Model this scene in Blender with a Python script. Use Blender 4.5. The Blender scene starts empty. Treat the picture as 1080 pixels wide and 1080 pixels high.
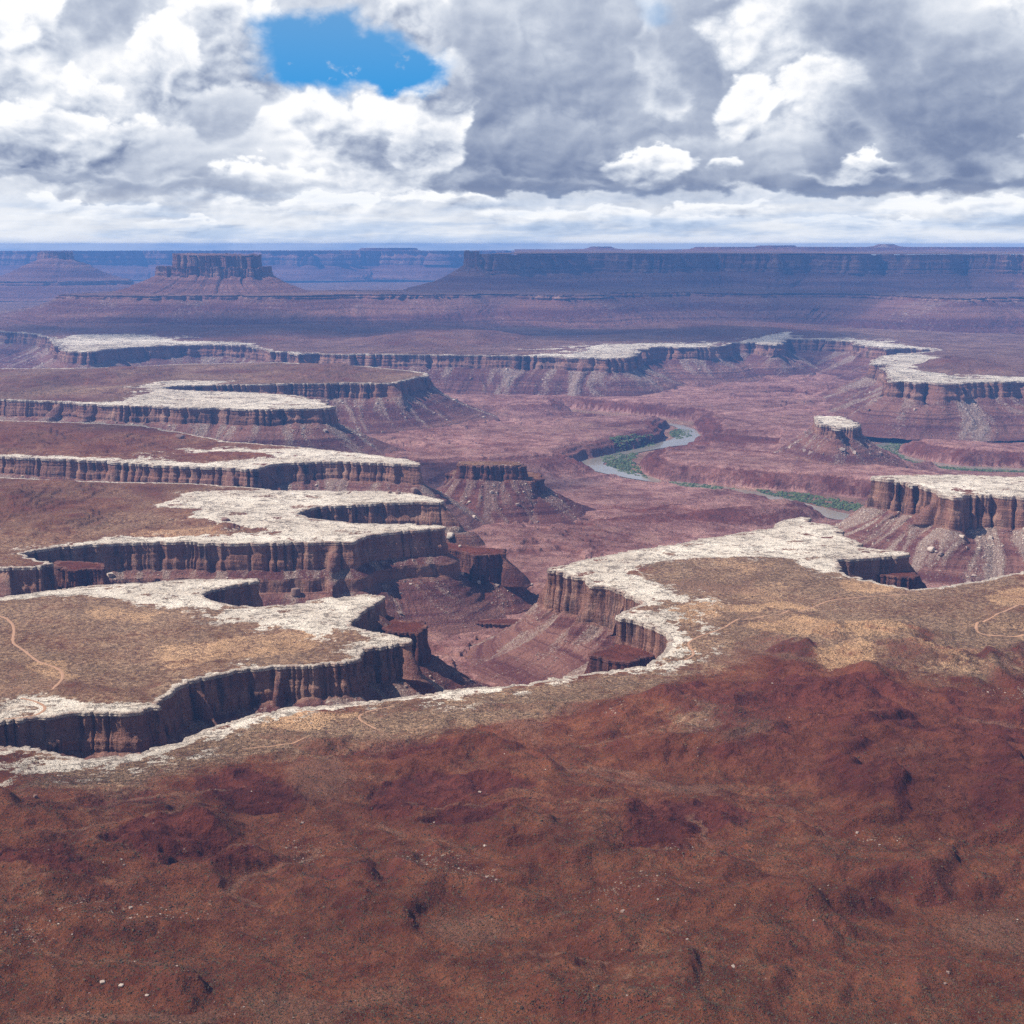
import bpy, math, time
import numpy as np
T0 = time.time()
def log(*a): print('[%.1fs]' % (time.time() - T0), *a, flush=True)

# ------------------------------------------------------------------ camera, sky, sun, exposure
F = 1483.0                       # focal length in photograph pixels (1080 px wide frame)
PITCH = math.atan(282.0 / F)     # the true horizon lies at row 258
sc = bpy.context.scene
cam_data = bpy.data.cameras.new('camera')
cam = bpy.data.objects.new('camera', cam_data)
sc.collection.objects.link(cam)
cam.location = (0, 0, 0)
cam.rotation_euler = (math.pi / 2 - PITCH, 0, 0)
cam_data.sensor_width = 36.0
cam_data.lens = 36.0 * F / 1080.0
cam_data.clip_start = 1.0
cam_data.clip_end = 400000.0
sc.camera = cam
sc.view_settings.view_transform = 'Standard'
sc.view_settings.look = 'None'
sc.view_settings.gamma = 1.0
sc.view_settings.use_curve_mapping = False
sc.view_settings.exposure = 0.45
sc.cycles.use_denoising = False
sc.cycles.adaptive_threshold = 0.02
sc.cycles.max_bounces = 5
sc.cycles.diffuse_bounces = 3
sc.cycles.volume_bounces = 0
sc.cycles.transparent_max_bounces = 16
sc.cycles.sample_clamp_indirect = 4.0

SUN_ELEV = math.radians(52)
SUN_AZ = math.radians(-98)       # 0 = straight ahead (+Y), negative = to the left
sun_data = bpy.data.lights.new('sun', 'SUN')
sun_data.energy = 5.0
sun_data.angle = math.radians(0.55)
sun_data.color = (1.0, 0.965, 0.91)
sun = bpy.data.objects.new('sun', sun_data)
sc.collection.objects.link(sun)
sd_ = np.array([math.sin(SUN_AZ) * math.cos(SUN_ELEV), math.cos(SUN_AZ) * math.cos(SUN_ELEV), math.sin(SUN_ELEV)])
from mathutils import Vector
sun.rotation_euler = Vector(sd_).to_track_quat('Z', 'Y').to_euler()
sun.location = (-2000, 0, 4000)

class NT:
    """small helper for writing node trees as expressions"""
    def __init__(s, tree): s.t = tree; tree.nodes.clear()
    def n(s, typ, **kw):
        nd = s.t.nodes.new(typ)
        for k, v in kw.items(): setattr(nd, k, v)
        return nd
    def put(s, sock, v):
        if isinstance(v, bpy.types.NodeSocket): s.t.links.new(v, sock)
        elif isinstance(v, (tuple, list)):
            v = tuple(v)
            if sock.type == 'RGBA' and len(v) == 3: v = v + (1.0,)
            sock.default_value = v
        else: sock.default_value = v
    def m(s, op, a, b=None, c=None, clamp=False):
        nd = s.n('ShaderNodeMath', operation=op, use_clamp=clamp)
        s.put(nd.inputs[0], a)
        if b is not None: s.put(nd.inputs[1], b)
        if c is not None: s.put(nd.inputs[2], c)
        return nd.outputs[0]
    def v(s, op, a, b=None, c=None):
        nd = s.n('ShaderNodeVectorMath', operation=op)
        s.put(nd.inputs[0], a)
        if b is not None:
            if op == 'SCALE': s.put(nd.inputs[3], b)
            else: s.put(nd.inputs[1], b)
        if c is not None: s.put(nd.inputs[2], c)
        return nd.outputs['Value'] if op in ('LENGTH', 'DOT_PRODUCT', 'DISTANCE') else nd.outputs[0]
    def ss(s, x, a, b, lo=0.0, hi=1.0, smooth=True):
        nd = s.n('ShaderNodeMapRange', interpolation_type='SMOOTHSTEP' if smooth else 'LINEAR', clamp=True)
        s.put(nd.inputs[0], x); s.put(nd.inputs[1], a); s.put(nd.inputs[2], b); s.put(nd.inputs[3], lo); s.put(nd.inputs[4], hi)
        return nd.outputs[0]
    def mix(s, f, a, b, mode='MIX'):
        nd = s.n('ShaderNodeMix', data_type='RGBA', blend_type=mode, clamp_factor=True)
        s.put(nd.inputs[0], f); s.put(nd.inputs[6], a); s.put(nd.inputs[7], b)
        return nd.outputs[2]
    def noise(s, vec, scale=1.0, detail=4.0, rough=0.5, dist=0.0, typ='FBM', lac=2.0, col=False):
        nd = s.n('ShaderNodeTexNoise', noise_dimensions='3D')
        nd.noise_type = typ
        s.put(nd.inputs['Vector'], vec); s.put(nd.inputs['Scale'], scale); s.put(nd.inputs['Detail'], detail)
        s.put(nd.inputs['Roughness'], rough); s.put(nd.inputs['Distortion'], dist); s.put(nd.inputs['Lacunarity'], lac)
        return nd.outputs['Color' if col else 'Fac']
    def voro(s, vec, scale, feature='F1', rand=1.0, out='Distance'):
        nd = s.n('ShaderNodeTexVoronoi', feature=feature)
        s.put(nd.inputs['Vector'], vec); s.put(nd.inputs['Scale'], scale); s.put(nd.inputs['Randomness'], rand)
        return nd.outputs[out]
    def comb(s, x, y, z):
        nd = s.n('ShaderNodeCombineXYZ'); s.put(nd.inputs[0], x); s.put(nd.inputs[1], y); s.put(nd.inputs[2], z); return nd.outputs[0]
    def sep(s, v):
        nd = s.n('ShaderNodeSeparateXYZ'); s.put(nd.inputs[0], v); return nd.outputs
    def attr(s, name, out='Color'):
        nd = s.n('ShaderNodeAttribute', attribute_name=name); return nd.outputs[out]
    def sepc(s, c):
        nd = s.n('ShaderNodeSeparateColor'); s.put(nd.inputs[0], c); return nd.outputs

#SKY_BEGIN
# cloud bodies back to front: centre, radii (photograph pixels), tone at base, tone at top, edge softness
PUFFS = [
    (340, 175, 150, 66, .52, .96, .10), (150, 130, 160, 120, .46, .84, .22), (110, 28, 90, 50, .36, .48, .35), (250, 70, 60, 76, .36, .84, .08), (60, 50, 40, 40, .5, .95, .15),
    (120, 120, 40, 30, .45, .92, .12), (28, 75, 48, 62, .46, .95, .14), (190, 85, 42, 52, .44, 1.02, .10), (75, 160, 90, 36, .22, .95, .10), (160, 150, 50, 26, .32, .88, .12), (220, 165, 90, 34, .30, .74, .2), (250, 120, 40, 30, .4, .8, .14), (300, 190, 70, 20, .42, .92, .12), (395, 145, 50, 34, .36, .86, .12), (340, 135, 44, 26, .46, .95, .12), (200, 198, 160, 10, .26, .42, .35),
    (700, 90, 120, 120, .30, .54, .35), (690, 70, 26, 70, .6, .95, .2), (740, 50, 60, 60, .36, .48, .3), (840, 60, 90, 90, .66, .95, .2), (1010, 40, 120, 70, .42, .7, .35), (1050, 30, 50, 30, .5, .92, .2), (780, 130, 40, 44, .66, 1.08, .10), (868, 108, 52, 50, .60, 1.1, .08), (830, 165, 60, 24, .26, .6, .2),
    (560, 80, 125, 120, .18, .42, .22), (560, 165, 150, 40, .06, .32, .2), (455, 150, 46, 56, .42, 1.05, .08), (440, 30, 44, 32, .44, .88, .2), (470, 95, 40, 36, .46, .95, .14), (520, 60, 60, 50, .28, .46, .3),
    (990, 110, 130, 82, .10, .40, .22), (900, 45, 62, 50, .24, .40, .35), (730, 178, 110, 28, .14, .46, .25), (680, 178, 46, 18, .46, 1.02, .10), (760, 186, 20, 8, .5, .8, .2), (880, 197, 230, 11, .02, .20, .3), (905, 178, 40, 8, .5, .9, .2), (1082, 142, 30, 32, .75, 1.1, .08),
    (560, 198, 120, 7, .04, .2, .35), (80, 196, 110, 6, .16, .32, .35), (1010, 224, 110, 16, .5, .98, .2), (640, 232, 140, 12, .56, .95, .2), (330, 218, 90, 10, .56, .92, .2), (760, 226, 60, 8, .5, .9, .2), (120, 222, 70, 9, .56, .92, .2), (480, 214, 80, 9, .5, .88, .2), (220, 236, 60, 6, .5, .9, .2), (900, 238, 70, 6, .5, .9, .2),
]
# the sky: a Nishita sky seen through broken cumulus, all laid out by compass direction
world = bpy.data.worlds.new('World'); sc.world = world; world.use_nodes = True
N = NT(world.node_tree)
sky = N.n('ShaderNodeTexSky', sky_type='NISHITA')
sky.sun_disc = False; sky.sun_elevation = SUN_ELEV; sky.sun_rotation = SUN_AZ; sky.altitude = 1500; sky.air_density = 1.0; sky.dust_density = 0.4; sky.ozone_density = 2.0
D = N.v('NORMALIZE', N.n('ShaderNodeTexCoord').outputs['Generated'])
dx, dy, dz = N.sep(D)[:3]
az = N.m('MULTIPLY', N.m('ARCTAN2', dx, dy), 180 / math.pi)        # degrees from straight ahead
el = N.m('MULTIPLY', N.m('ARCSINE', dz), 180 / math.pi)
elp = N.m('MAXIMUM', el, 0.0)
def nz(vec, sc_, det=0, ro=.5, col=False): return N.noise(vec, sc_, det, ro, col=col)
B0 = N.comb(az, N.m('MULTIPLY_ADD', N.m('LOGARITHM', N.m('MULTIPLY_ADD', elp, 1.25, 1.0), math.e), 2.2, N.m('MULTIPLY', elp, 1.05)), 0.0)
wv = N.v('SUBTRACT', nz(B0, .22, 5, .55, True), (.5, .5, .5))
B1 = N.v('ADD', B0, N.v('SCALE', wv, 1.0))
def billow(vec):
    """rounded heaps: sum of |noise| octaves"""
    acc = 0.0; tot = 0.0
    for i, (f, w) in enumerate(((.22, 1.0), (.52, .55), (1.2, .24), (2.7, .10), (6.0, .05))):
        v = N.m('ABSOLUTE', N.m('SUBTRACT', nz(N.v('ADD', vec, (3.1 * i, 7.7 * i, 1.3 * i)), f, 1, .5), .5))
        acc = N.m('MULTIPLY_ADD', v, w * 4, acc); tot += w
    return N.m('DIVIDE', acc, tot)
hb = billow(B1)
hs = billow(N.v('ADD', B1, (.22, -.34, 0)))       # towards the shaded side
rel = N.m('SUBTRACT', hb, hs)
soft = nz(B1, .11, 6, .5)
wz = N.v('SCALE', N.v('SUBTRACT', nz(B0, .35, 5, .55, True), (.5, .5, .5)), 2.6)
AE = N.v('ADD', N.comb(az, el, 0.0), wz)
def deg(x, y): return ((x - 540) / F * 57.3 * .985, (258 - y) / F * 57.3)
def blob(x, y, rx, ry, soft=.35, heap=.75, both=False):
    a, e = deg(x, y)
    v = N.v('MULTIPLY', N.v('SUBTRACT', AE, (a, e, 0)), (1 / (rx * .0382), 1 / (ry * .0386), 0))
    l = N.v('LENGTH', v)
    if heap: l = N.m('SUBTRACT', l, N.m('MULTIPLY', N.m('SUBTRACT', hb, .42), heap))
    q = N.ss(l, 1 + soft, 1 - soft)
    return (q, l) if both else q
zen = N.ss(el, 11, 30)
hor = N.ss(el, 2.6, .3)
# tone: 0 = heavy grey base, 1 = sunlit white
tone = N.m('ADD', N.m('MULTIPLY_ADD', soft, .9, .20), N.m('MULTIPLY', rel, .6))
for (x_, y_, rx, ry, base, top, sf) in PUFFS:
    mk_, l_ = blob(x_, y_, rx, ry, sf + .05, both=True)
    e0 = deg(x_, y_)[1]
    t_ = N.ss(el, e0 - ry * .0386, e0 + ry * .0386, base, top)
    edge = N.m('MULTIPLY', N.ss(l_, .35, .95), .30 if top > .8 else .10)
    t_ = N.m('ADD', t_, N.m('MULTIPLY', edge, N.ss(el, e0 - ry * .02, e0 + ry * .02)))
    t_ = N.m('ADD', t_, N.m('MULTIPLY', rel, 1.2 if top > .8 else .45))
    t_ = N.m('ADD', t_, N.m('MULTIPLY', N.m('SUBTRACT', soft, .5), .9))
    nd = N.n('ShaderNodeMix', data_type='FLOAT'); N.put(nd.inputs[0], mk_); N.put(nd.inputs[2], tone); N.put(nd.inputs[3], t_); tone = nd.outputs[0]
ramp = N.n('ShaderNodeValToRGB'); ramp.color_ramp.interpolation = 'B_SPLINE'
el_ = ramp.color_ramp.elements
el_[0].position = 0.0; el_[0].color = (.15, .20, .34, 1)
el_[1].position = 1.0; el_[1].color = (.93, .94, .95, 1)
for p, c in ((.2, (.25, .305, .44)), (.42, (.42, .475, .59)), (.6, (.60, .65, .74)), (.78, (.77, .80, .855)), (.9, (.89, .90, .925))):
    e = el_.new(p); e.color = c + (1,)
N.put(ramp.inputs[0], tone)
cloud = ramp.outputs[0]
# low bands of far cloud near the horizon, pale blue between
band = N.noise(N.comb(N.m('MULTIPLY', az, .16), N.m('MULTIPLY', el, 1.25), 2.0), 1.3, 7, .6)
low = N.mix(N.ss(band, .36, .62), (.42, .56, .78), (.88, .90, .925))
cloud = N.mix(N.m('MULTIPLY', hor, .62), cloud, low)
# gaps of open sky
gap = N.m('MAXIMUM', blob(356, 72, 72, 32, .30, -.7), N.m('MAXIMUM', blob(418, 85, 44, 20, .3, -.9), N.m('MAXIMUM', blob(32, 15, 11, 12, .7), N.m('MULTIPLY', blob(686, 26, 16, 12, .8), .45))))
gap = N.m('MAXIMUM', gap, N.m('MULTIPLY', zen, N.ss(N.noise(D, 2.2, 5, .55), .47, .55)))
blue = N.mix(1.0, sky.outputs[0], (0.10, 0.10, 0.10), 'MULTIPLY')
bluec = N.mix(N.ss(el, 14, 4), blue, (.02, .29, .70))
cloud = N.mix(zen, cloud, (.17, .21, .29))
gap = N.m('MULTIPLY', gap, N.ss(nz(N.v('ADD', B1, (5, 5, 0)), .8, 5, .6), .80, .60))
col = N.mix(gap, cloud, bluec)
under = N.ss(el, -3.0, -1.2)
col = N.mix(under, (.16, .09, .07), col)
bg = N.n('ShaderNodeBackground'); N.put(bg.inputs[0], col); N.put(bg.inputs[1], .80)
out = N.n('ShaderNodeOutputWorld'); N.t.links.new(bg.outputs[0], out.inputs[0])
#SKY_END

# ------------------------------------------------------------------ numeric helpers
CP, SP = math.cos(PITCH), math.sin(PITCH)
def px(x, y, z):
    """the world point at height z seen at a pixel of the photograph (surveying only)"""
    u, v = x - 540.0, y - 540.0
    d = np.array([u, F * CP - v * SP, -(F * SP + v * CP)])
    return d * (z / d[2])
def pxl(pts, z): return np.array([px(a, b, z)[:2] for a, b in pts])
def row_range(y, z):
    v = y - 540.0
    return -z * (F * CP - v * SP) / (F * SP + v * CP)
def range_row(r, z):
    t = -z / r
    return 540.0 + F * (t * CP - SP) / (CP + t * SP)

def _h(ix, iy, seed):
    h = (ix.astype(np.int64) * 374761393 + iy.astype(np.int64) * 668265263 + seed * 974711) & 0xffffffff
    h = ((h ^ (h >> 13)) * 1274126177) & 0xffffffff
    h = ((h ^ (h >> 16)) * 2246822519) & 0xffffffff
    return (h ^ (h >> 15)) & 0xffffffff
def gn(x, y, seed=0):
    """gradient noise, about -1..1"""
    x = np.asarray(x, float); y = np.asarray(y, float)
    fx = np.floor(x); fy = np.floor(y)
    dx = x - fx; dy = y - fy
    ux = dx * dx * dx * (dx * (dx * 6 - 15) + 10); uy = dy * dy * dy * (dy * (dy * 6 - 15) + 10)
    ix = fx.astype(np.int64); iy = fy.astype(np.int64)
    def g(ax, ay, ddx, ddy):
        a = _h(ax, ay, seed) * (2 * math.pi / 4294967296.0)
        return np.cos(a) * ddx + np.sin(a) * ddy
    a = g(ix, iy, dx, dy); b = g(ix + 1, iy, dx - 1, dy)
    c = g(ix, iy + 1, dx, dy - 1); d = g(ix + 1, iy + 1, dx - 1, dy - 1)
    a = a + (b - a) * ux; c = c + (d - c) * ux
    return (a + (c - a) * uy) * 1.5
def fbm(x, y, scale, octs=5, rough=0.5, seed=0, ridged=False):
    x = np.asarray(x, float) / scale; y = np.asarray(y, float) / scale
    s = 0.0; a = 1.0; tot = 0.0
    for i in range(octs):
        n = gn(x + 17.3 * i, y - 9.1 * i, seed + i * 13)
        if ridged: n = 1 - 2 * np.abs(n)
        s = s + a * n; tot += a; a *= rough
        x, y = (x * 0.8 - y * 0.6) * 2.03, (x * 0.6 + y * 0.8) * 2.03
    return s / tot
def sst(x, a, b):
    t = np.clip((x - a) / (b - a), 0, 1); return t * t * (3 - 2 * t)
def hash1(i, seed=0): return _h(np.asarray(i).astype(np.int64), np.asarray(i).astype(np.int64) * 0 + 7, seed) / 4294967296.0

def resample(P, ds, closed=True):
    Q = np.vstack([P, P[:1]]) if closed else P
    L = np.r_[0, np.cumsum(np.hypot(*np.diff(Q, axis=0).T))]
    n = max(8, int(L[-1] / ds))
    s = np.linspace(0, L[-1], n, endpoint=not closed)
    return np.c_[np.interp(s, L, Q[:, 0]), np.interp(s, L, Q[:, 1])], L[-1] / n
def gsm(P, sig, closed=True):
    """gaussian smoothing along the curve, sig in samples"""
    if sig < 0.3: return P
    n = len(P)
    f = np.fft.rfftfreq(n)
    k = np.exp(-2 * (math.pi * f * sig) ** 2)
    if P.ndim == 1: return np.fft.irfft(np.fft.rfft(P) * k, n)
    return np.fft.irfft(np.fft.rfft(P, axis=0) * k[:, None], n, axis=0)
def normals(C):
    T = np.roll(C, -1, 0) - np.roll(C, 1, 0)
    T /= np.hypot(T[:, 0], T[:, 1])[:, None] + 1e-9
    return np.c_[T[:, 1], -T[:, 0]]
def area(P): 
    x, y = P.T; return 0.5 * np.sum(x * np.roll(y, -1) - np.roll(x, -1) * y)

class Raster:
    """signed distance to a closed outline (positive inside) sampled on a world grid"""
    def __init__(s, P, res, x0, x1, y0, y1):
        s.res = res; s.x0 = x0; s.y0 = y0
        nx = int((x1 - x0) / res) + 1; ny = int((y1 - y0) / res) + 1
        s.nx, s.ny = nx, ny
        A = P; B = np.roll(P, -1, 0)
        par = np.zeros((ny, nx + 1), np.int32)
        ay = (A[:, 1] - y0) / res; by = (B[:, 1] - y0) / res
        ax = (A[:, 0] - x0) / res; bx = (B[:, 0] - x0) / res
        lo = np.ceil(np.minimum(ay, by)).astype(int); hi = np.ceil(np.maximum(ay, by)).astype(int)
        for i in np.nonzero(hi > lo)[0]:
            j = np.arange(max(lo[i], 0), min(hi[i], ny))
            if len(j) == 0: continue
            xc = ax[i] + (j - ay[i]) * (bx[i] - ax[i]) / (by[i] - ay[i])
            np.add.at(par, (j, np.clip(np.ceil(xc), 0, nx).astype(int)), 1)
        inside = (np.cumsum(par, 1)[:, :nx] % 2).astype(bool)
        Q, _ = resample(P, res * 0.7)
        SX = np.full((ny, nx), 1e9, np.float32); SY = np.full((ny, nx), 1e9, np.float32)
        qx = (Q[:, 0] - x0) / res; qy = (Q[:, 1] - y0) / res
        ix = np.round(qx).astype(int); iy = np.round(qy).astype(int)
        ok = (ix >= 0) & (ix < nx) & (iy >= 0) & (iy < ny)
        SX[iy[ok], ix[ok]] = qx[ok]; SY[iy[ok], ix[ok]] = qy[ok]
        gx, gy = np.meshgrid(np.arange(nx, dtype=np.float32), np.arange(ny, dtype=np.float32))
        D = (SX - gx) ** 2 + (SY - gy) ** 2
        step = 1 << int(math.ceil(math.log2(max(nx, ny)))) - 1
        while step >= 1:
            for dx in (-step, 0, step):
                for dy in (-step, 0, step):
                    if dx == 0 and dy == 0: continue
                    if abs(dx) >= nx or abs(dy) >= ny: continue
                    xs = slice(max(0, dx), nx + min(0, dx)); xd = slice(max(0, -dx), nx + min(0, -dx))
                    ys = slice(max(0, dy), ny + min(0, dy)); yd = slice(max(0, -dy), ny + min(0, -dy))
                    cx = SX[ys, xs]; cy = SY[ys, xs]
                    d = (cx - gx[yd, xd]) ** 2 + (cy - gy[yd, xd]) ** 2
                    m = d < D[yd, xd]
                    D[yd, xd] = np.where(m, d, D[yd, xd]); SX[yd, xd] = np.where(m, cx, SX[yd, xd]); SY[yd, xd] = np.where(m, cy, SY[yd, xd])
            step //= 2
        s.d = np.where(inside, 1, -1).astype(np.float32) * np.sqrt(D) * res
    def __call__(s, x, y, grid=None):
        g = s.d if grid is None else grid
        fx = np.clip((x - s.x0) / s.res, 0, s.nx - 1.001); fy = np.clip((y - s.y0) / s.res, 0, s.ny - 1.001)
        i = fx.astype(int); j = fy.astype(int); fx = fx - i; fy = fy - j
        return (g[j, i] * (1 - fx) + g[j, i + 1] * fx) * (1 - fy) + (g[j + 1, i] * (1 - fx) + g[j + 1, i + 1] * fx) * fy

def poly_mask(pts_px, z, x, y, soft=8.0, res=4.0):
    """soft membership of points in an area surveyed on the level z"""
    P = pxl(pts_px, z)
    R = Raster(P, res, P[:, 0].min() - 60, P[:, 0].max() + 60, P[:, 1].min() - 60, P[:, 1].max() + 60)
    return R(x, y)

def tag(o, label=None, cat=None, group=None, kind=None):
    if label: o['label'] = label
    if cat: o['category'] = cat
    if group: o['group'] = group
    if kind: o['kind'] = kind
    return o
def mesh_obj(name, V, Fc, mat, parent=None, attrs=None, smooth=True):
    me = bpy.data.meshes.new(name)
    V = np.ascontiguousarray(V, np.float32); Fc = np.ascontiguousarray(Fc, np.int32)
    k = Fc.shape[1]
    me.vertices.add(len(V)); me.vertices.foreach_set('co', V.ravel())
    me.loops.add(Fc.size); me.loops.foreach_set('vertex_index', Fc.ravel())
    me.polygons.add(len(Fc)); me.polygons.foreach_set('loop_start', np.arange(0, Fc.size, k, dtype=np.int32))
    me.polygons.foreach_set('loop_total', np.full(len(Fc), k, np.int32))
    me.polygons.foreach_set('use_smooth', np.full(len(Fc), smooth))
    me.update(calc_edges=True)
    for nm, a in (attrs or {}).items():
        a = np.asarray(a, np.float32)
        if a.ndim == 1:
            at = me.attributes.new(nm, 'FLOAT', 'POINT'); at.data.foreach_set('value', a)
        else:
            if a.shape[1] == 3: a = np.c_[a, np.ones(len(a))]
            at = me.attributes.new(nm, 'FLOAT_COLOR', 'POINT'); at.data.foreach_set('color', np.ascontiguousarray(a, np.float32).ravel())
    me.materials.append(mat)
    o = bpy.data.objects.new(name, me); sc.collection.objects.link(o)
    if parent: o.parent = parent
    return o
def empty(name, loc=(0, 0, 0)):
    o = bpy.data.objects.new(name, None); sc.collection.objects.link(o); o.location = loc; o.empty_display_size = 10; return o

def quads(nr, nc, keep=None):
    i = np.arange(nr * nc).reshape(nr, nc)
    q = np.stack([i[:-1, :-1], i[:-1, 1:], i[1:, 1:], i[1:, :-1]], -1)
    if keep is not None:
        k = keep[:-1, :-1] & keep[:-1, 1:] & keep[1:, 1:] & keep[1:, :-1]
        return q[k]
    return q.reshape(-1, 4)
def compact(V, Q, attrs):
    used = np.zeros(len(V), bool); used[Q.ravel()] = True
    idx = np.cumsum(used) - 1
    return V[used], idx[Q], {k: a[used] for k, a in attrs.items()}

# ------------------------------------------------------------------ materials
def new_mat(name):
    m = bpy.data.materials.new(name); m.use_nodes = True
    return m, NT(m.node_tree)
def finish(N, color, rough=0.95, bump=None, bump_strength=0.6, bump_dist=1.0, spec=0.15):
    b = N.n('ShaderNodeBsdfPrincipled'); o = N.n('ShaderNodeOutputMaterial')
    N.put(b.inputs['Base Color'], color); N.put(b.inputs['Roughness'], rough); N.put(b.inputs['Specular IOR Level'], spec)
    if bump is not None:
        bn = N.n('ShaderNodeBump'); N.put(bn.inputs['Strength'], bump_strength); N.put(bn.inputs['Distance'], bump_dist); N.put(bn.inputs['Height'], bump)
        N.t.links.new(bn.outputs[0], b.inputs['Normal'])
    N.t.links.new(b.outputs[0], o.inputs[0])
    return b

def cliff_material(name, s=1.0, tint=(1, 1, 1), cap=(0.60, 0.49, 0.385), wall=(0.275, 0.130, 0.088), varnish=1.0):
    """s = feature size multiplier. attributes: dep (metres below rim), msk = (cap, talus, debris fan, band)"""
    m, N = new_mat(name)
    T = lambda c: tuple(a * b for a, b in zip(c, tint))
    g = N.n('ShaderNodeNewGeometry'); P = g.outputs['Position']
    mk = N.sepc(N.attr('msk'))
    x, y, z = N.sep(P)[:3]
    PS = N.comb(x, y, N.m('MULTIPLY', z, 0.09))               # stretched down the wall: varnish streaks
    st1 = N.noise(PS, 0.085 / s, 5, 0.72)
    st2 = N.noise(PS, 0.30 / s, 4, 0.7)
    big = N.noise(N.comb(x, y, N.m('MULTIPLY', z, 0.5)), 0.014 / s, 3, 0.6)
    big2 = N.noise(N.comb(x, y, N.m('MULTIPLY', z, 0.8)), 0.05 / s, 4, 0.65)
    fine = N.noise(P, 0.55 / s, 5, 0.75)
    zw = N.m('ADD', z, N.m('MULTIPLY', N.noise(P, 0.01 / s, 3, 0.5), 9.0 * s))
    bed = N.noise(N.comb(0.0, 0.0, zw), 0.30 / s, 5, 0.7)     # beds of rock by height
    bed2 = N.noise(N.comb(N.m('MULTIPLY', x, .03), N.m('MULTIPLY', y, .03), zw), 0.10 / s, 3, 0.6)
    colw = N.mix(N.ss(bed, 0.3, 0.7), T(tuple(0.6 * a for a in wall)), T(tuple(1.35 * a for a in wall)))
    colw = N.mix(N.m('MULTIPLY', N.ss(big2, 0.45, 0.7), .8), colw, T((0.42, 0.245, 0.17)))
    var = N.m('MULTIPLY', N.ss(st1, 0.46, 0.62), N.ss(big, 0.60, 0.40, 0.25, 1.0))
    colw = N.mix(N.m('MULTIPLY', var, 0.85 * varnish), colw, T((0.055, 0.032, 0.03)))
    colw = N.mix(N.m('MULTIPLY', N.ss(st2, 0.58, 0.72), 0.35 * varnish), colw, T((0.48, 0.36, 0.28)))
    red = N.mix(N.ss(bed2, 0.36, 0.64), T((0.125, 0.043, 0.037)), T((0.25, 0.115, 0.085)))
    red = N.mix(N.m('MULTIPLY', N.ss(bed, 0.5, 0.62), .8), red, T((0.09, 0.035, 0.034)))
    fan = N.mix(N.ss(fine, .3, .7), T((0.20, 0.115, 0.085)), T((0.37, 0.27, 0.21)))
    fm = N.m('ADD', mk[2], N.m('MULTIPLY', N.m('SUBTRACT', fine, 0.5), 1.3))
    fm = N.m('ADD', fm, N.m('MULTIPLY', N.m('SUBTRACT', big2, 0.5), 1.1))
    colt = N.mix(N.ss(fm, 0.3, 0.95, 0, .9), red, fan)
    rocks = N.ss(N.noise(P, 0.33 / s, 2, 0.5), 0.60, 0.66)
    colt = N.mix(N.m('MULTIPLY', rocks, N.m('MULTIPLY_ADD', mk[2], 0.65, .12)), colt, T((0.52, 0.42, 0.34)))
    dk = N.ss(N.noise(P, 0.4 / s, 4, 0.7), 0.58, 0.70)
    colt = N.mix(N.m('MULTIPLY', dk, 0.6), colt, T((0.065, 0.035, 0.03)))
    col = N.mix(mk[1], colw, colt)
    capc = N.mix(N.ss(fine, 0.3, 0.7), tuple(c * 0.7 for c in cap), tuple(c * 1.15 for c in cap))
    capc = N.mix(N.m('MULTIPLY', N.ss(st1, .5, .62), .4), capc, (0.16, .10, .075))
    col = N.mix(mk[0], col, capc)
    col = N.mix(0.6, col, N.mix(N.ss(fine, .25, .75), (0.5, 0.48, 0.46), (1.4, 1.4, 1.4)), 'MULTIPLY')
    bh = N.m('ADD', N.m('MULTIPLY', fine, 1.2), N.m('MULTIPLY', N.noise(N.comb(x, y, N.m('MULTIPLY', z, .2)), .16 / s, 5, .7), 3.0))
    bh = N.m('ADD', bh, N.m('MULTIPLY', bed, 1.6))
    finish(N, col, 0.95, bh, 0.9, 1.8 * s, 0.06)
    return m

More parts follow.
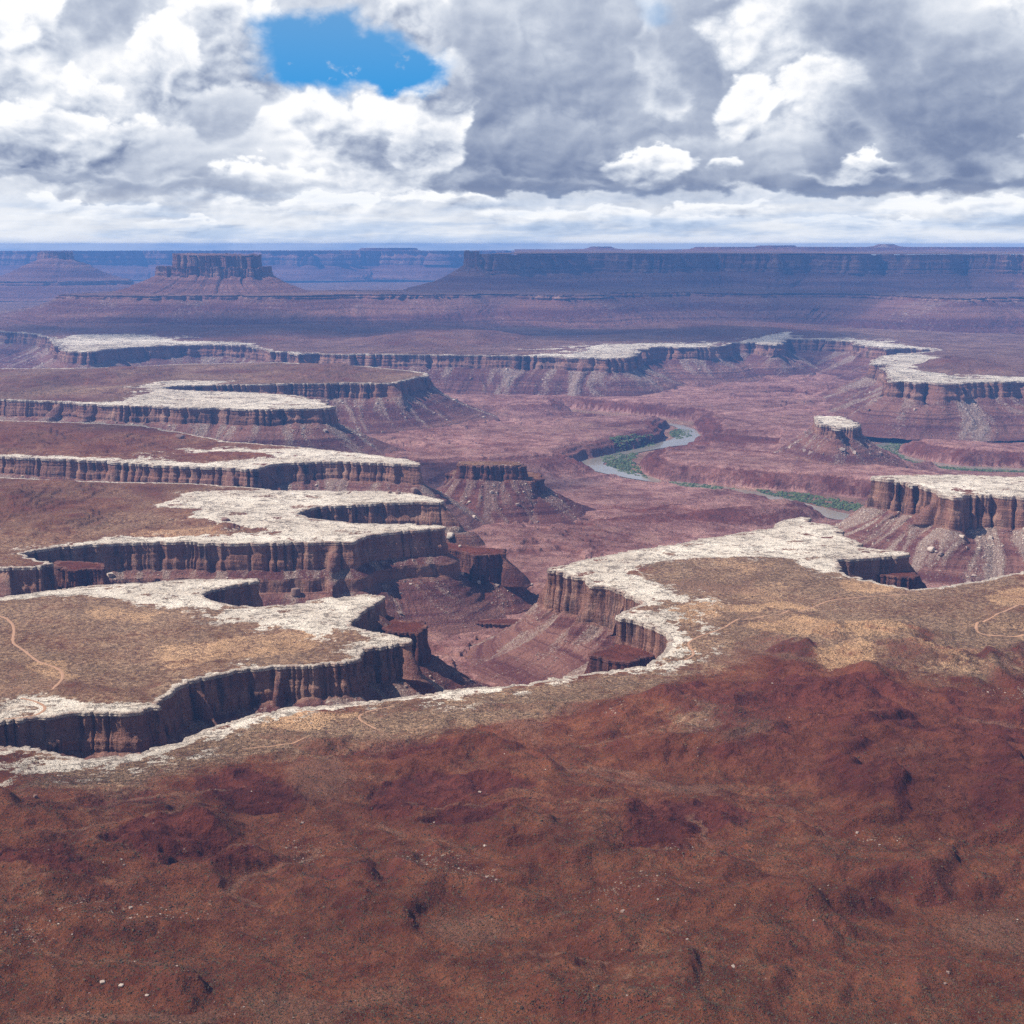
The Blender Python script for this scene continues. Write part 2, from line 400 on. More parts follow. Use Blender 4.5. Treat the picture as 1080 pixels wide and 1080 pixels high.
def ground_material(name, s=1.0, white=(0.79, 0.68, 0.545), soil_a=(0.120, 0.033, 0.017), soil_b=(0.240, 0.085, 0.040)):
    """attributes: msk = (white rock, sand, maroon clay, wash); gnd = (scrub, pale outcrop, green)"""
    m, N = new_mat(name)
    g = N.n('ShaderNodeNewGeometry'); P = g.outputs['Position']
    mk = N.sepc(N.attr('msk')); gd = N.sepc(N.attr('gnd'))
    ao = N.attr('msk', 'Alpha')
    n1 = N.noise(P, 0.012 / s, 6, 0.65); n2 = N.noise(P, 0.05 / s, 6, 0.7); n3 = N.noise(P, 0.75 / s, 4, 0.75)
    n4 = N.noise(P, 0.22 / s, 6, 0.75)
    sp = N.noise(P, 0.42 / s, 2, 0.6)                       # clumped dots of brush
    c = lambda n, k: N.m('MULTIPLY', N.m('SUBTRACT', n, .5), k)
    add = lambda *a: a[0] if len(a) == 1 else N.m('ADD', a[0], add(*a[1:]))
    soil = N.mix(N.ss(n2, 0.33, 0.67), soil_a, soil_b)
    soil = N.mix(N.ss(n4, .5, .75, 0, .55), soil, (0.27, 0.135, 0.075))
    scrub = N.mix(N.ss(n4, 0.36, 0.64), (0.145, 0.085, 0.055), (0.43, 0.265, 0.155))
    col = N.mix(N.ss(add(gd[0], c(n2, .9), c(n4, .7)), 0.2, 0.85), soil, scrub)
    sand = N.mix(N.ss(n3, .3, .7), (0.38, 0.20, 0.10), (0.74, 0.46, 0.25))
    col = N.mix(N.ss(add(mk[1], c(n4, 1.9), c(n3, 1.6), c(n2, 1.3)), 0.4, 1.1, 0, .9), col, sand)
    clay = N.mix(N.ss(n2, 0.3, 0.7), (0.075, 0.020, 0.015), (0.165, 0.044, 0.028))
    col = N.mix(N.ss(add(mk[2], c(n4, 1.3), c(n2, 1.2)), 0.2, 0.9, 0, .92), col, clay)
    wash = N.mix(n3, (0.20, 0.085, 0.050), (0.34, 0.19, 0.12))
    wm = N.ss(add(ao, c(n4, .9), c(n3, .4)), 0.45, 0.95)
    col = N.mix(N.m('MULTIPLY', wm, .6), col, wash)
    outc = N.ss(add(gd[1], c(n4, 1.6), c(n3, 1.2)), 0.52, 0.8)
    col = N.mix(outc, col, N.mix(N.ss(n3, .35, .6), (0.12, 0.08, 0.06), (0.52, 0.41, 0.30)))
    col = N.mix(N.ss(add(gd[2], c(n4, .9)), .4, .65), col, N.mix(n3, (0.05, 0.085, 0.03), (0.11, 0.14, 0.055)))
    brush = N.m('MULTIPLY', N.ss(sp, .53, .63), N.m('MULTIPLY_ADD', gd[0], .7, .18))
    col = N.mix(N.m('MULTIPLY', brush, .75), col, (0.062, 0.048, 0.034))
    # pale rim rock with weathered joints
    Pw = N.v('ADD', P, N.v('SCALE', N.v('SUBTRACT', N.noise(P, 0.04 / s, 4, 0.7, col=True), (0.5, 0.5, 0.5)), 40.0 * s))
    cr = N.voro(N.v('MULTIPLY', Pw, (0.6, 0.8, 1.0)), 0.045 / s, 'DISTANCE_TO_EDGE')
    jn = N.noise(N.v('MULTIPLY', Pw, (0.35, 1.0, 1.0)), 0.16 / s, 4, .7)
    jn2 = N.noise(P, 0.05 / s, 4, .65)
    joint = N.m('MAXIMUM', N.m('MULTIPLY', N.ss(cr, 0.05, 0.012), N.ss(jn2, .47, .58)), N.m('MULTIPLY', N.ss(jn, 0.54, 0.62), N.ss(jn2, .38, .55)))
    wc = N.mix(N.ss(n4, .3, .7), tuple(q * 0.80 for q in white), tuple(q * 1.10 for q in white))
    wc = N.mix(N.ss(n2, .5, .75, 0, .6), wc, (0.50, 0.35, 0.255))
    wc = N.mix(N.m('MULTIPLY', joint, .72), wc, (0.13, 0.09, 0.06))
    wmask = N.ss(add(mk[0], c(n4, 1.3), c(n3, .5), c(n2, 1.3)), 0.34, 0.64)
    col = N.mix(wmask, col, wc)
    col = N.mix(0.6, col, N.mix(N.ss(n3, .25, .75), (0.55, 0.53, 0.5), (1.4, 1.4, 1.4)), 'MULTIPLY')
    col = N.mix(0.6, col, N.mix(N.ss(n1, .3, .7), (0.68, 0.62, 0.58), (1.3, 1.3, 1.3)), 'MULTIPLY')
    bh = N.m('ADD', N.m('MULTIPLY', n2, 5.0), N.m('ADD', N.m('MULTIPLY', n4, 2.2), N.m('MULTIPLY', n3, .6)))
    bh = N.m('SUBTRACT', bh, N.m('MULTIPLY', N.m('MULTIPLY', joint, wmask), .9))
    finish(N, col, 0.97, bh, 0.9, 1.7 * s, 0.05)
    return m

MAT_CLIFF = cliff_material('canyon_rock')
MAT_CLIFF_MID = cliff_material('canyon_rock_mid', 1.7)
MAT_CLIFF_DARK = cliff_material('red_ledge_rock', 1.0, (0.75, 0.62, 0.62), cap=(0.24, 0.13, 0.10), wall=(0.20, 0.09, 0.065))
MAT_CLIFF_FAR = cliff_material('far_rock', 4.0, cap=(0.26, 0.15, 0.12), wall=(0.20, 0.085, 0.065), varnish=.22)
MAT_CLIFF_WRIM = cliff_material('far_rim_rock', 2.5)
MAT_GROUND = ground_material('bench_ground')
MAT_GROUND_MID = ground_material('bench_ground_mid', 2.0, soil_a=(0.14, 0.058, 0.042), soil_b=(0.28, 0.15, 0.105))
MAT_GROUND_FAR = ground_material('far_ground', 4.0, soil_a=(0.14, 0.062, 0.048), soil_b=(0.28, 0.155, 0.12))
log('materials')

# ------------------------------------------------------------------ landform builder
AZMAX = math.radians(29)
RNG = np.random.default_rng(7)
TALUS_PTS = []        # (points, normals, fan weight) for rubble
def profile(hc, ht, tier, slope, led, capt, flare=.55):
    """levels down a wall: list of (outward offset, drop, kind) ; kind 0 cap 1 wall 2 talus"""
    L = [(-7, 1.4, 0), (-4, 0.3, 0), (-1.2, 0.0, 0), (0.0, 0.25, 0)]
    n = 5
    for k in range(n): L.append((0.3 + 0.35 * math.sin(k * 1.9) + k * .1, 0.25 + (k + 1) * (capt * .55 - .25) / n, 0))
    capt = capt * .55
    n = 20
    for k in range(1, n + 1):
        t = k / n
        L.append((-0.8 + 3.2 * t + 0.5 * math.sin(9 * t + .5), capt + t * (hc - capt), 1))
    d, o = hc, 2.6
    if tier > 0:                       # slope, then a second low cliff
        for k in range(1, 7): L.append((o + k * 2.6, d + k * 1.6, 2))
        o += 6 * 2.6; d += 9.6
        for k in range(1, 9): L.append((o + k * .25, d + k * tier / 8, 1.0))
        o += 2; d += tier
    n = 46
    rem = ht - d
    for k in range(1, n + 1):
        t = k / n
        dd = rem * (t ** 0.92)
        off = dd / math.tan(math.radians(slope)) * (1 + flare * t * t)
        L.append((o + 3 + off, d + dd, 2))
    return L

def rim_outline(P, ds, seed, amp, wl):
    if area(P) < 0: P = P[::-1]
    C, d = resample(P, ds)
    C = gsm(C, wl * 0.035 / d)
    Nn = normals(gsm(C, wl * .15 / d))
    disp = 1.5 * amp * fbm(C[:, 0], C[:, 1], wl * 1.3, 6, 0.62, seed)
    # joint blocks: the rim breaks back along vertical cracks
    s = np.arange(len(C)) * d
    w = wl * 0.30
    ws = s / w + 3.2 * gn(s / (w * 5), s * 0, seed + 3) + .8 * gn(s / (w * 1.7), s * 0, seed + 4)
    amod = .15 + .85 * sst(gn(s / (wl * 4), s * 0, seed + 8), -.3, .4)
    b = hash1(np.floor(ws), seed + 5) - 0.5
    b2 = hash1(np.floor(ws * 2.7), seed + 6) - 0.5
    b3 = hash1(np.floor(ws * 6.1), seed + 7) - 0.5
    disp = disp + (gsm(b, 0.7) * amp * 2.0 + gsm(b2, 0.6) * amp * 0.9 + gsm(b3, 0.5) * amp * 0.45) * amod
    fr = ws - np.floor(ws)
    crack = np.exp(-(np.minimum(fr, 1 - fr) * w / (0.045 * wl)) ** 2) * (hash1(np.floor(ws + .5), seed + 9) > .45)
    disp = disp - crack * amp * 0.9
    return C + Nn * disp[:, None], d

def landform(name, P, ztop, hc=35, ht=130, tier=0, slope=34, capt=7, seed=1, ds=1.0, amp=3.0, wl=60.0,
             mat=None, capmat=None, top=None, white=None, cap_flag=1.0, tilt=3.0, res=None, rows=None,
             parent_label=None, cat=None, kind=None, ledge=1.0, cap_paint=None, ybounds=None, xb=None, colstep=0.9, group=None, fanw=1.0, gul=1.0, beyond=False, parent=None, rough=0.0, flare=.55, blendw=60):
    C, d = rim_outline(P, ds, seed, amp, wl)
    S = d
    pad = 60
    bb = [C[:, 0].min() - pad, C[:, 0].max() + pad, C[:, 1].min() - pad, C[:, 1].max() + pad]
    if ybounds: bb[2], bb[3] = max(bb[2], ybounds[0]), min(bb[3], ybounds[1])
    if xb: bb[0], bb[1] = max(bb[0], xb[0]), min(bb[1], xb[1])
    res = res or max(2.0, 2.2 * ds)
    R = Raster(C, res, *bb)
    def zrim(x, y): return ztop + tilt * fbm(x, y, 420 * max(1, wl / 60), 2, 0.5, seed + 50)
    root = empty(name)
    if parent: root.parent = parent
    # wall and talus
    L = profile(hc, ht, tier, slope, ledge, capt, flare)
    s = np.arange(len(C)) * d
    az = np.arctan2(C[:, 0], C[:, 1]); rr = np.hypot(C[:, 0], C[:, 1])
    vis = (np.abs(az) < AZMAX) & (C[:, 1] > 60)
    if ybounds: vis &= (C[:, 1] < ybounds[1] - 5)
    if xb: vis &= (C[:, 0] > xb[0] + 5) & (C[:, 0] < xb[1] - 5)
    hz = zrim(C[:, 0], C[:, 1]) + rough * fbm(s / (26 * wl / 60), s * 0 + 4.4, 1, 5, .65, seed + 33)
    if rough: hz = hz - rough * .8 * (hash1(np.floor(s / (34 * wl / 60)), seed + 34) > .6)
    u = wl / 60.0
    fl1 = fbm(s / (17 * u), s * 0, 1.0, 5, 0.62, seed + 11)
    chute = gsm(sst(gn(s / (34 * u), s * 0 + 6.1, seed + 35) + .25 * fbm(s / (6 * u), s * 0, 1, 3, .6, seed + 37), .42, .74), 2.0) * (rough == 0)
    set1 = sst(gn(s / (50 * u), s * 0 + 7.7, seed + 36), -.2, .3)
    gully_lo = fbm(s / (55 * u), s * 0 + 3.1, 1.0, 4, 0.55, seed + 21)
    hcv = 1 + 0.10 * gn(s / (150 * u), s * 0, seed + 31) + .20 * fbm(s / (42 * u), s * 0 + 1.7, 1, 4, .6, seed + 32)
    capn = fbm(s / (22 * u), s * 0 + 2.2, 1.0, 4, 0.6, seed + 45)
    fan0 = fbm(s / (38 * u), s * 0 + 8.8, 1.0, 3, 0.6, seed + 41)
    VX = []; DEP = []; MK = []; ut = max(u, 1.0)
    talus_o0 = None
    for (off, drop, kd) in L:
        a = max(0.0, off)
        Ck = gsm(C, max(0.0, (0.5 * a if kd == 2 else 0.2 * a)) / d)
        Nk = normals(gsm(C, (max(3.0 * u, 0.8 * a)) / d))
        dz = np.full(len(C), float(drop)); o = np.full(len(C), float(off))
        fan = np.zeros(len(C))
        if kd == 1 or (kd == 0 and drop > 0.3 and off > 0):
            if kd == 1:
                dz = drop * (hcv if tier == 0 else 1)
                tw = min(1.0, drop / hc)
                o = o + u * (1.8 * set1 * sst(tw, .42, .46) + 1.5 * (1 - set1) * sst(tw, .66, .70)) - u * 1.6 * (1 - set1) * math.sin(math.pi * min(1, tw * 1.3)) ** 2 * .6
                o = o + chute * drop * .85 * sst(tw, .0, .5)
            o = o + (1.5 * u) * fl1 * (0.5 + 0.5 * drop / hc) + 0.9 * u * fbm(s / (3 * u), s * 0 + drop * .12 / u, 1, 3, .6, seed + 61)
            o = o + 0.7 * u * gn(s * 0 + drop * 0.35 / u, s / (60 * u), seed + 71)   # bedding breaks
            if kd == 0: o = off + 0.35 * (o - off) + .5 * u * gn(s * 0 + drop * 1.4, s / (9 * u), seed + 72)
        if kd == 2:
            if talus_o0 is None: talus_o0 = off
            o = o + chute * hc * .85 * max(0.0, 1 - (off - talus_o0) / (60 * u)) ** 1.5
            ta = sst(off - talus_o0, 0, 35 * ut)
            tt = (drop - hc) / max(1.0, (ht - hc))
            dz = drop * (1 + (hcv - 1) * (1 - ta) * (tier == 0)) + 0.0
            wsp = s + 14 * ut * gn(s / (40 * ut), s * 0 + off / (60 * ut), seed + 81)
            gl = fbm(wsp / (24 * ut), s * 0 + off / (260 * ut), 1, 4, .55, seed + 22, ridged=True)
            dz = dz - gul * ta * (7.0 * ut * gully_lo + 3.6 * ut * gl) * np.sin(math.pi * min(1, 0.15 + tt * .85)) ** .5
            dz = dz + 1.3 * ut * ta * fbm(wsp / (5 * ut), s * 0 + off / (5 * ut), 1, 3, .6, seed + 23)
            fan = sst(fan0 + 0.5 * gl - 0.22 + 0.35 * (tt - .4) * -1, -0.25, 0.6) * fanw
            # ledges where hard beds crop out between fans
            q = (drop + 2.5 * gn(s / (70 * ut), s * 0, seed + 91)) / (9.5 * ut)
            saw = (q - np.floor(q)); stp = np.where(saw < 0.3, saw / 0.3, 1 - (saw - .3) / .7) - 0.5
            o = o + ledge * 4.2 * ut * stp * ta * (1 - 0.8 * fan) * (1 - tt * .6)
        X = Ck + Nk * o[:, None]
        VX.append(np.c_[X, hz - dz])
        DEP.append(np.full(len(C), drop))
        capv = cap_flag * ((.35 + .65 * sst(capn + .25 * (off < 0), -.35, .25)) if kd == 0 else 0.0)
        if kd == 1: fan = chute * .45
        MK.append(np.c_[np.zeros(len(C)) + capv, np.full(len(C), 1.0) if kd == 2 else (chute * sst(drop / hc, .25, .5) if kd == 1 else np.zeros(len(C))), fan, np.zeros(len(C))])
    nl = len(L); n = len(C)
    V = np.array(VX).reshape(-1, 3); DEP = np.array(DEP).reshape(-1); MK = np.array(MK).reshape(-1, 4)
    i = np.arange(nl)[:, None] * n; j = np.arange(n)[None, :]; j2 = (j + 1) % n
    q = np.stack([i[:-1] + j, i[1:] + j, i[1:] + j2, i[:-1] + j2], -1)
    keepj = (vis & np.roll(vis, -1))[None, :].repeat(nl - 1, 0)
    kinds = np.array([k for _, _, k in L])
    isT = (kinds[1:] == 2)[:, None].repeat(n, 1)
    for part, sel in (('cliff_face', keepj & ~isT), ('talus_slope', keepj & isT)):
        qq = q[sel]
        if len(qq) == 0: continue
        v, f, at = compact(V, qq, {'dep': DEP, 'msk': MK})
        mesh_obj(part, v, f, mat, root, at)
    Vt = V.reshape(nl, n, 3); fn = MK.reshape(nl, n, 4)[..., 2]
    TALUS_PTS.append((Vt[kinds == 2][:, vis], fn[kinds == 2][:, vis], name, u))
    # top surface
    x0, x1, y0, y1 = C[vis][:, 0].min(), C[vis][:, 0].max(), C[vis][:, 1].min(), C[vis][:, 1].max()
    a0, a1 = az[vis].min(), az[vis].max()
    r0, r1 = rr[vis].min(), rr[vis].max()
    if rows is None:
        ya, yb = range_row(r1, ztop), range_row(r0, ztop)
        rows = np.arange(ya - 1, yb + 1, 0.6)
    rad = row_range(np.asarray(rows), ztop); rad = rad[(rad > 0) & (rad < 17500)]
    if not beyond:
        rad = rad[(rad < r1 + 40) & (rad > r0 - 40)] if len(rad) else rad
        if len(rad) < 4: rad = np.linspace(r1 + 10, r0 - 10, 24)
        st = abs(rad[0] - rad[1])
        if rad[0] < r1 + 10: rad = np.r_[np.arange(r1 + 10 + st, rad[0] + st * .5, -st), rad]
        st = max(.4, abs(rad[-1] - rad[-2]))
        if rad[-1] > r0 - 10: rad = np.r_[rad, np.arange(rad[-1] - st, r0 - 10 - st, -st)]
    caz = np.arange(a0 - 0.001, a1 + 0.001, math.atan(1 / F) * colstep)
    A, Rr = np.meshgrid(caz, rad)
    X = np.sin(A) * Rr; Y = np.cos(A) * Rr
    sd = R(X, Y)
    keep = sd > 2.2 * max(1, u * .5)
    inb = (X > bb[0] + 4) & (X < bb[1] - 4) & (Y > bb[2] + 4) & ((Y < bb[3] - 4) | beyond)
    keep &= inb
    Z = zrim(X, Y)
    blend = sst(sd, 4, blendw * u)
    msk = np.zeros(X.shape + (4,)); gnd = np.zeros(X.shape + (3,))
    if top is not None:
        dzt, msk2, gnd2 = top(X, Y, sd)
        Z = Z + dzt * blend; msk[...] = msk2; gnd[...] = gnd2
    if cap_flag: 
        wr = 2.0 * u + 16 * u * fbm(X, Y, 70 * u, 5, .65, seed + 99)
        rimw = sst(wr - sd, -5 * u, 3 * u)
        msk[..., 0] = np.maximum(msk[..., 0], rimw)
    Z = Z - 0.5 * (1 - sst(sd, 3, 10 * u))
    Q = quads(X.shape[0], X.shape[1], keep)[:, ::-1]
    v, f, at = compact(np.stack([X, Y, Z], -1).reshape(-1, 3), Q, {'msk': msk.reshape(-1, 4), 'gnd': gnd.reshape(-1, 3)})
    mesh_obj('flat_top', v, f, capmat, root, at)
    tag(root, parent_label, cat, group, kind)
    log(name, 'rim', n, 'cap verts', len(v))
    return dict(root=root, C=C, R=R, zrim=zrim, top=top, ztop=ztop, u=u)
#GEOM

# ------------------------------------------------------------------ near bench (foreground)
ZW = -370.0
near_px = [(-120, 792), (-40, 786), (0, 786), (30, 787), (48, 791), (60, 797), (97, 801), (120, 797), (150, 791), (185, 782), (200, 776), (225, 767), (260, 757), (300, 748), (360, 742),
    (400, 739), (430, 735), (480, 727), (520, 724), (560, 719), (600, 712), (640, 707), (682, 702), (690, 694), (700, 684), (705, 676), (702, 668), (690, 661), (672, 655), (650, 651),
    (651, 648), (664, 643), (679, 637), (677, 634), (668, 630), (655, 624), (640, 619), (622, 617), (617, 611), (598, 607), (595, 604), (577, 601), (577, 599), (600, 594), (620, 589), (640, 585),
    (700, 575), (740, 568), (790, 560), (815, 557), (822, 550), (845, 545), (857, 546), (853, 550), (872, 553), (888, 558), (884, 562), (900, 568), (909, 573), (900, 575), (925, 579), (957, 582), (958, 584),
    (945, 586), (917, 588), (884, 590), (886, 598), (893, 607), (910, 611), (935, 617), (965, 622), (985, 620), (1010, 616), (1040, 611), (1080, 604), (1180, 596)]
Pn = pxl(near_px, ZW)
Pn = np.vstack([Pn, [[1500, 1650], [1500, 100], [-1500, 100], [-1500, Pn[0, 1] + 20]]])

# erosion of the bench hills: droplets carry soil down the slopes and cut gullies
GX0, GX1, GY0, GY1, GR = -1200.0, 1200.0, 80.0, 2300.0, 3.0
gx = np.arange(GX0, GX1, GR); gy = np.arange(GY0, GY1, GR)
EX, EY = np.meshgrid(gx, gy)
wx = EX + 40 * fbm(EX, EY, 260, 3, .5, 301); wy = EY + 40 * fbm(EX, EY, 260, 3, .5, 302)
H = 30 * fbm(wx, wy, 330, 4, .5, 303) + 13 * fbm(wx, wy, 120, 4, .55, 304, ridged=True)
cq = 3.2 * fbm(wx + .35 * wy, wy, 300, 3, .5, 306) + .004 * EX; cf = cq - np.floor(cq)
H += 8.5 * np.where(cf < .86, cf / .86, 1 - sst(cf, .86, 1.0)) * sst(fbm(EX, EY, 240, 3, .5, 307), -.35, .2)
H += 0.035 * (900 - np.minimum(EY, 900)) * 1.0
H += .022 * (1100 - EY) + .01 * np.abs(EX)
H = H * sst(EY, 1750, 1050) + 3 * fbm(EX, EY, 200, 4, .5, 305)
def erode(H, n, steps, rng, k_er=0.22, cap=3.5, inertia=0.25):
    ny, nx = H.shape; flow = np.zeros_like(H)
    px_ = rng.uniform(2, nx - 3, n); py_ = rng.uniform(2, ny - 3, n)
    dx = np.zeros(n); dy = np.zeros(n); vel = np.ones(n); wat = np.ones(n); sed = np.zeros(n)
    Hf = H.ravel(); Ff = flow.ravel()
    for it in range(steps):
        i = px_.astype(int); j = py_.astype(int); fx = px_ - i; fy = py_ - j
        b = j * nx + i
        h00, h10, h01, h11 = Hf[b], Hf[b + 1], Hf[b + nx], Hf[b + nx + 1]
        gxx = (h10 - h00) * (1 - fy) + (h11 - h01) * fy; gyy = (h01 - h00) * (1 - fx) + (h11 - h10) * fx
        h = (h00 * (1 - fx) + h10 * fx) * (1 - fy) + (h01 * (1 - fx) + h11 * fx) * fy
        dx = dx * inertia - gxx * (1 - inertia); dy = dy * inertia - gyy * (1 - inertia)
        l = np.hypot(dx, dy) + 1e-9; dx /= l; dy /= l
        nxp = np.clip(px_ + dx, 2, nx - 3); nyp = np.clip(py_ + dy, 2, ny - 3)
        i2 = nxp.astype(int); j2 = nyp.astype(int); gx2 = nxp - i2; gy2 = nyp - j2; b2 = j2 * nx + i2
        h2 = (Hf[b2] * (1 - gx2) + Hf[b2 + 1] * gx2) * (1 - gy2) + (Hf[b2 + nx] * (1 - gx2) + Hf[b2 + nx + 1] * gx2) * gy2
        dh = h2 - h
        c = np.maximum(-dh, 0.01) * vel * wat * cap
        over = sed > c
        dep = np.where(dh > 0, np.minimum(sed, dh), np.where(over, (sed - c) * 0.3, 0))
        ero = np.where((dh <= 0) & ~over, np.minimum((c - sed) * k_er, -dh * 0.5), 0)
        ch = dep - ero
        dl = np.zeros(Hf.size)
        for bb_, w in ((b, (1 - fx) * (1 - fy)), (b + 1, fx * (1 - fy)), (b + nx, (1 - fx) * fy), (b + nx + 1, fx * fy)):
            dl += np.bincount(bb_, ch * w, Hf.size)
        Hf += np.clip(dl, -.35, .25)
        Ff += np.bincount(b, wat, Ff.size)
        sed = sed - ch; vel = np.sqrt(np.maximum(vel * vel - dh * .5, .05)); vel = np.minimum(vel, 4); wat *= 0.982
        px_, py_ = nxp, nyp
    return Hf.reshape(H.shape), Ff.reshape(H.shape)
FLOW = np.zeros_like(H)
for b in range(7):
    H, fl = erode(H, 45000, 75, RNG)
    FLOW = FLOW * .6 + fl
    H = H * .9 + .1 * 0.25 * (np.roll(H, 1, 0) + np.roll(H, -1, 0) + np.roll(H, 1, 1) + np.roll(H, -1, 1))
FLOW = np.log1p(FLOW)
FLOW = FLOW / np.percentile(FLOW, 99.7)
log('erosion', H.min(), H.max())
ER = Raster.__new__(Raster); ER.res, ER.x0, ER.y0, ER.nx, ER.ny = GR, GX0, GY0, len(gx), len(gy)
fade = sst(EY, 1500, 900)
H += fade * (3.0 * fbm(wx + 30 * fbm(EX, EY, 60, 2, .5, 309), wy, 62, 5, .6, 308, ridged=True) + 1.0 * fbm(EX, EY, 19, 4, .6, 310, ridged=True))
gyH, gxH = np.gradient(H, GR); SLOPE = np.hypot(gxH, gyH)
for _ in range(2): SLOPE = 0.25 * (np.roll(SLOPE, 1, 0) + np.roll(SLOPE, -1, 0) + np.roll(SLOPE, 1, 1) + np.roll(SLOPE, -1, 1))

def areas(lst, z, X, Y, soft):
    """union of surveyed areas as a soft 0..1 mask with ragged edges"""
    w = np.zeros(X.shape)
    rag = soft * 3.2 * fbm(X, Y, soft * 7, 6, .66, 77)
    for pts in lst:
        P = pxl(pts, z)
        R = Raster(P, max(3.0, soft / 2), P[:, 0].min() - 4 * soft, P[:, 0].max() + 4 * soft, P[:, 1].min() - 4 * soft, P[:, 1].max() + 4 * soft)
        w = np.maximum(w, sst(R(X, Y) + rag, -soft, soft))
    return w

def mottle(w, wide, X, Y, k):
    """slickrock breaks up into patches where soil begins, with pockets of soil on the rock itself"""
    k = max(1.0, k) ** .8
    p = fbm(X, Y, 34 * k, 6, .68, 951)
    hole = sst(fbm(X, Y * 1.3, 42 * k, 6, .68, 952), .07, .25)
    return np.maximum(w * (1 - .62 * hole), np.sqrt(wide) * .85 * sst(p, -.06, .12))
NEAR_WHITE = [[(570, 603), (577, 597), (700, 572), (800, 555), (850, 540), (900, 565), (965, 580), (955, 588), (880, 592), (892, 606), (868, 604), (848, 598), (838, 589), (800, 586), (750, 587), (705, 590), (672, 598), (668, 606), (690, 614), (712, 624), (714, 632), (690, 636), (660, 640), (640, 625), (600, 610)],
    [(645, 652), (660, 644), (690, 642), (680, 650), (700, 658), (718, 668), (712, 685), (690, 702), (670, 706), (690, 690), (700, 675), (690, 664)],
    [(30, 806), (60, 802), (130, 797), (180, 783), (250, 758), (330, 746), (430, 735), (560, 719), (500, 733), (420, 740), (340, 750), (270, 764), (215, 780), (150, 802), (80, 812), (20, 820)]]
NEAR_SAND = [[(770, 662), (830, 655), (905, 660), (970, 668), (965, 682), (920, 690), (870, 684), (820, 675)],
    [(850, 700), (900, 694), (930, 708), (915, 725), (880, 728), (860, 712)], [(740, 640), (830, 632), (850, 642), (780, 650)],
    [(960, 694), (1030, 700), (1020, 712), (975, 706)], [(1040, 630), (1090, 622), (1090, 645), (1050, 644)], [(700, 640), (760, 630), (770, 655), (720, 662)],
    [(270, 752), (340, 748), (380, 756), (350, 775), (290, 770)], [(880, 612), (960, 618), (940, 628), (890, 624)]]
NEAR_RED = [[(700, 760), (760, 735), (860, 735), (960, 742), (1090, 745), (1090, 930), (980, 930), (880, 880), (820, 850), (760, 845), (720, 790)],
    [(770, 690), (800, 668), (830, 680), (850, 700), (820, 712), (780, 705)], [(930, 700), (1090, 690), (1090, 712), (940, 722)],
    [(378, 800), (420, 790), (500, 800), (480, 822), (410, 830)], [(385, 868), (395, 838), (450, 826), (520, 832), (560, 850), (480, 872), (420, 876)], [(448, 888), (480, 868), (540, 872), (550, 885), (500, 897)],
    [(210, 835), (265, 818), (300, 832), (330, 852), (290, 870), (220, 862)], [(110, 930), (140, 890), (200, 875), (240, 905), (270, 938), (190, 950)], [(0, 950), (60, 940), (90, 975), (30, 985), (0, 985)],
    [(660, 880), (760, 870), (800, 895), (720, 945), (660, 940), (650, 905)], [(480, 780), (560, 770), (590, 780), (520, 792)], [(800, 700), (860, 690), (860, 730), (790, 735)]]
NEAR_SCARP = [[(378, 800), (400, 792), (440, 790), (470, 796), (455, 806), (400, 806)], [(385, 868), (393, 850), (390, 840), (420, 832), (470, 828), (520, 838), (560, 850), (520, 862), (470, 872), (420, 874)], [(448, 888), (455, 880), (480, 870), (540, 874), (552, 884), (500, 896), (470, 894)],
    [(205, 842), (225, 830), (262, 818), (280, 822), (302, 834), (330, 851), (290, 866), (230, 868), (240, 856)], [(175, 890), (205, 878), (212, 888), (200, 894), (222, 908), (236, 915), (215, 918), (240, 925), (268, 937), (215, 948), (150, 945), (110, 935), (125, 905)],
    [(0, 955), (30, 944), (70, 952), (92, 972), (60, 980), (0, 978)], [(660, 905), (680, 885), (740, 872), (800, 885), (790, 905), (730, 925), (690, 945), (655, 938)], [(130, 850), (160, 842), (168, 856), (140, 870), (95, 868)]]
NEAR_SCRUB = [[(0, 790), (280, 760), (420, 742), (600, 716), (690, 704), (690, 640), (650, 590), (700, 578), (860, 560), (900, 600), (1090, 600), (1090, 735), (960, 735), (800, 700), (720, 700), (600, 760), (400, 800), (250, 800), (130, 850), (0, 860)],
    [(720, 770), (800, 760), (830, 800), (780, 830), (730, 810)], [(630, 585), (760, 575), (760, 650), (700, 700), (655, 660), (660, 620)]]
NEAR_OUT = [[(60, 1010), (130, 1000), (200, 1015), (150, 1040), (90, 1035)], [(410, 935), (470, 930), (540, 965), (560, 975), (480, 978), (420, 955)], [(600, 990), (680, 980), (720, 1000), (640, 1008)],
    [(660, 930), (740, 950), (760, 965), (700, 960)], [(900, 930), (950, 935), (935, 948), (905, 942)], [(730, 770), (760, 785), (750, 820), (730, 840), (725, 790)], [(980, 745), (1085, 740), (1085, 750), (960, 756)],
    [(640, 760), (690, 745), (670, 775), (600, 790)], [(0, 1030), (60, 1040), (60, 1080), (0, 1060)], [(1050, 1040), (1085, 1030), (1085, 1085), (1060, 1080)], [(300, 900), (360, 915), (340, 940), (300, 930)]]
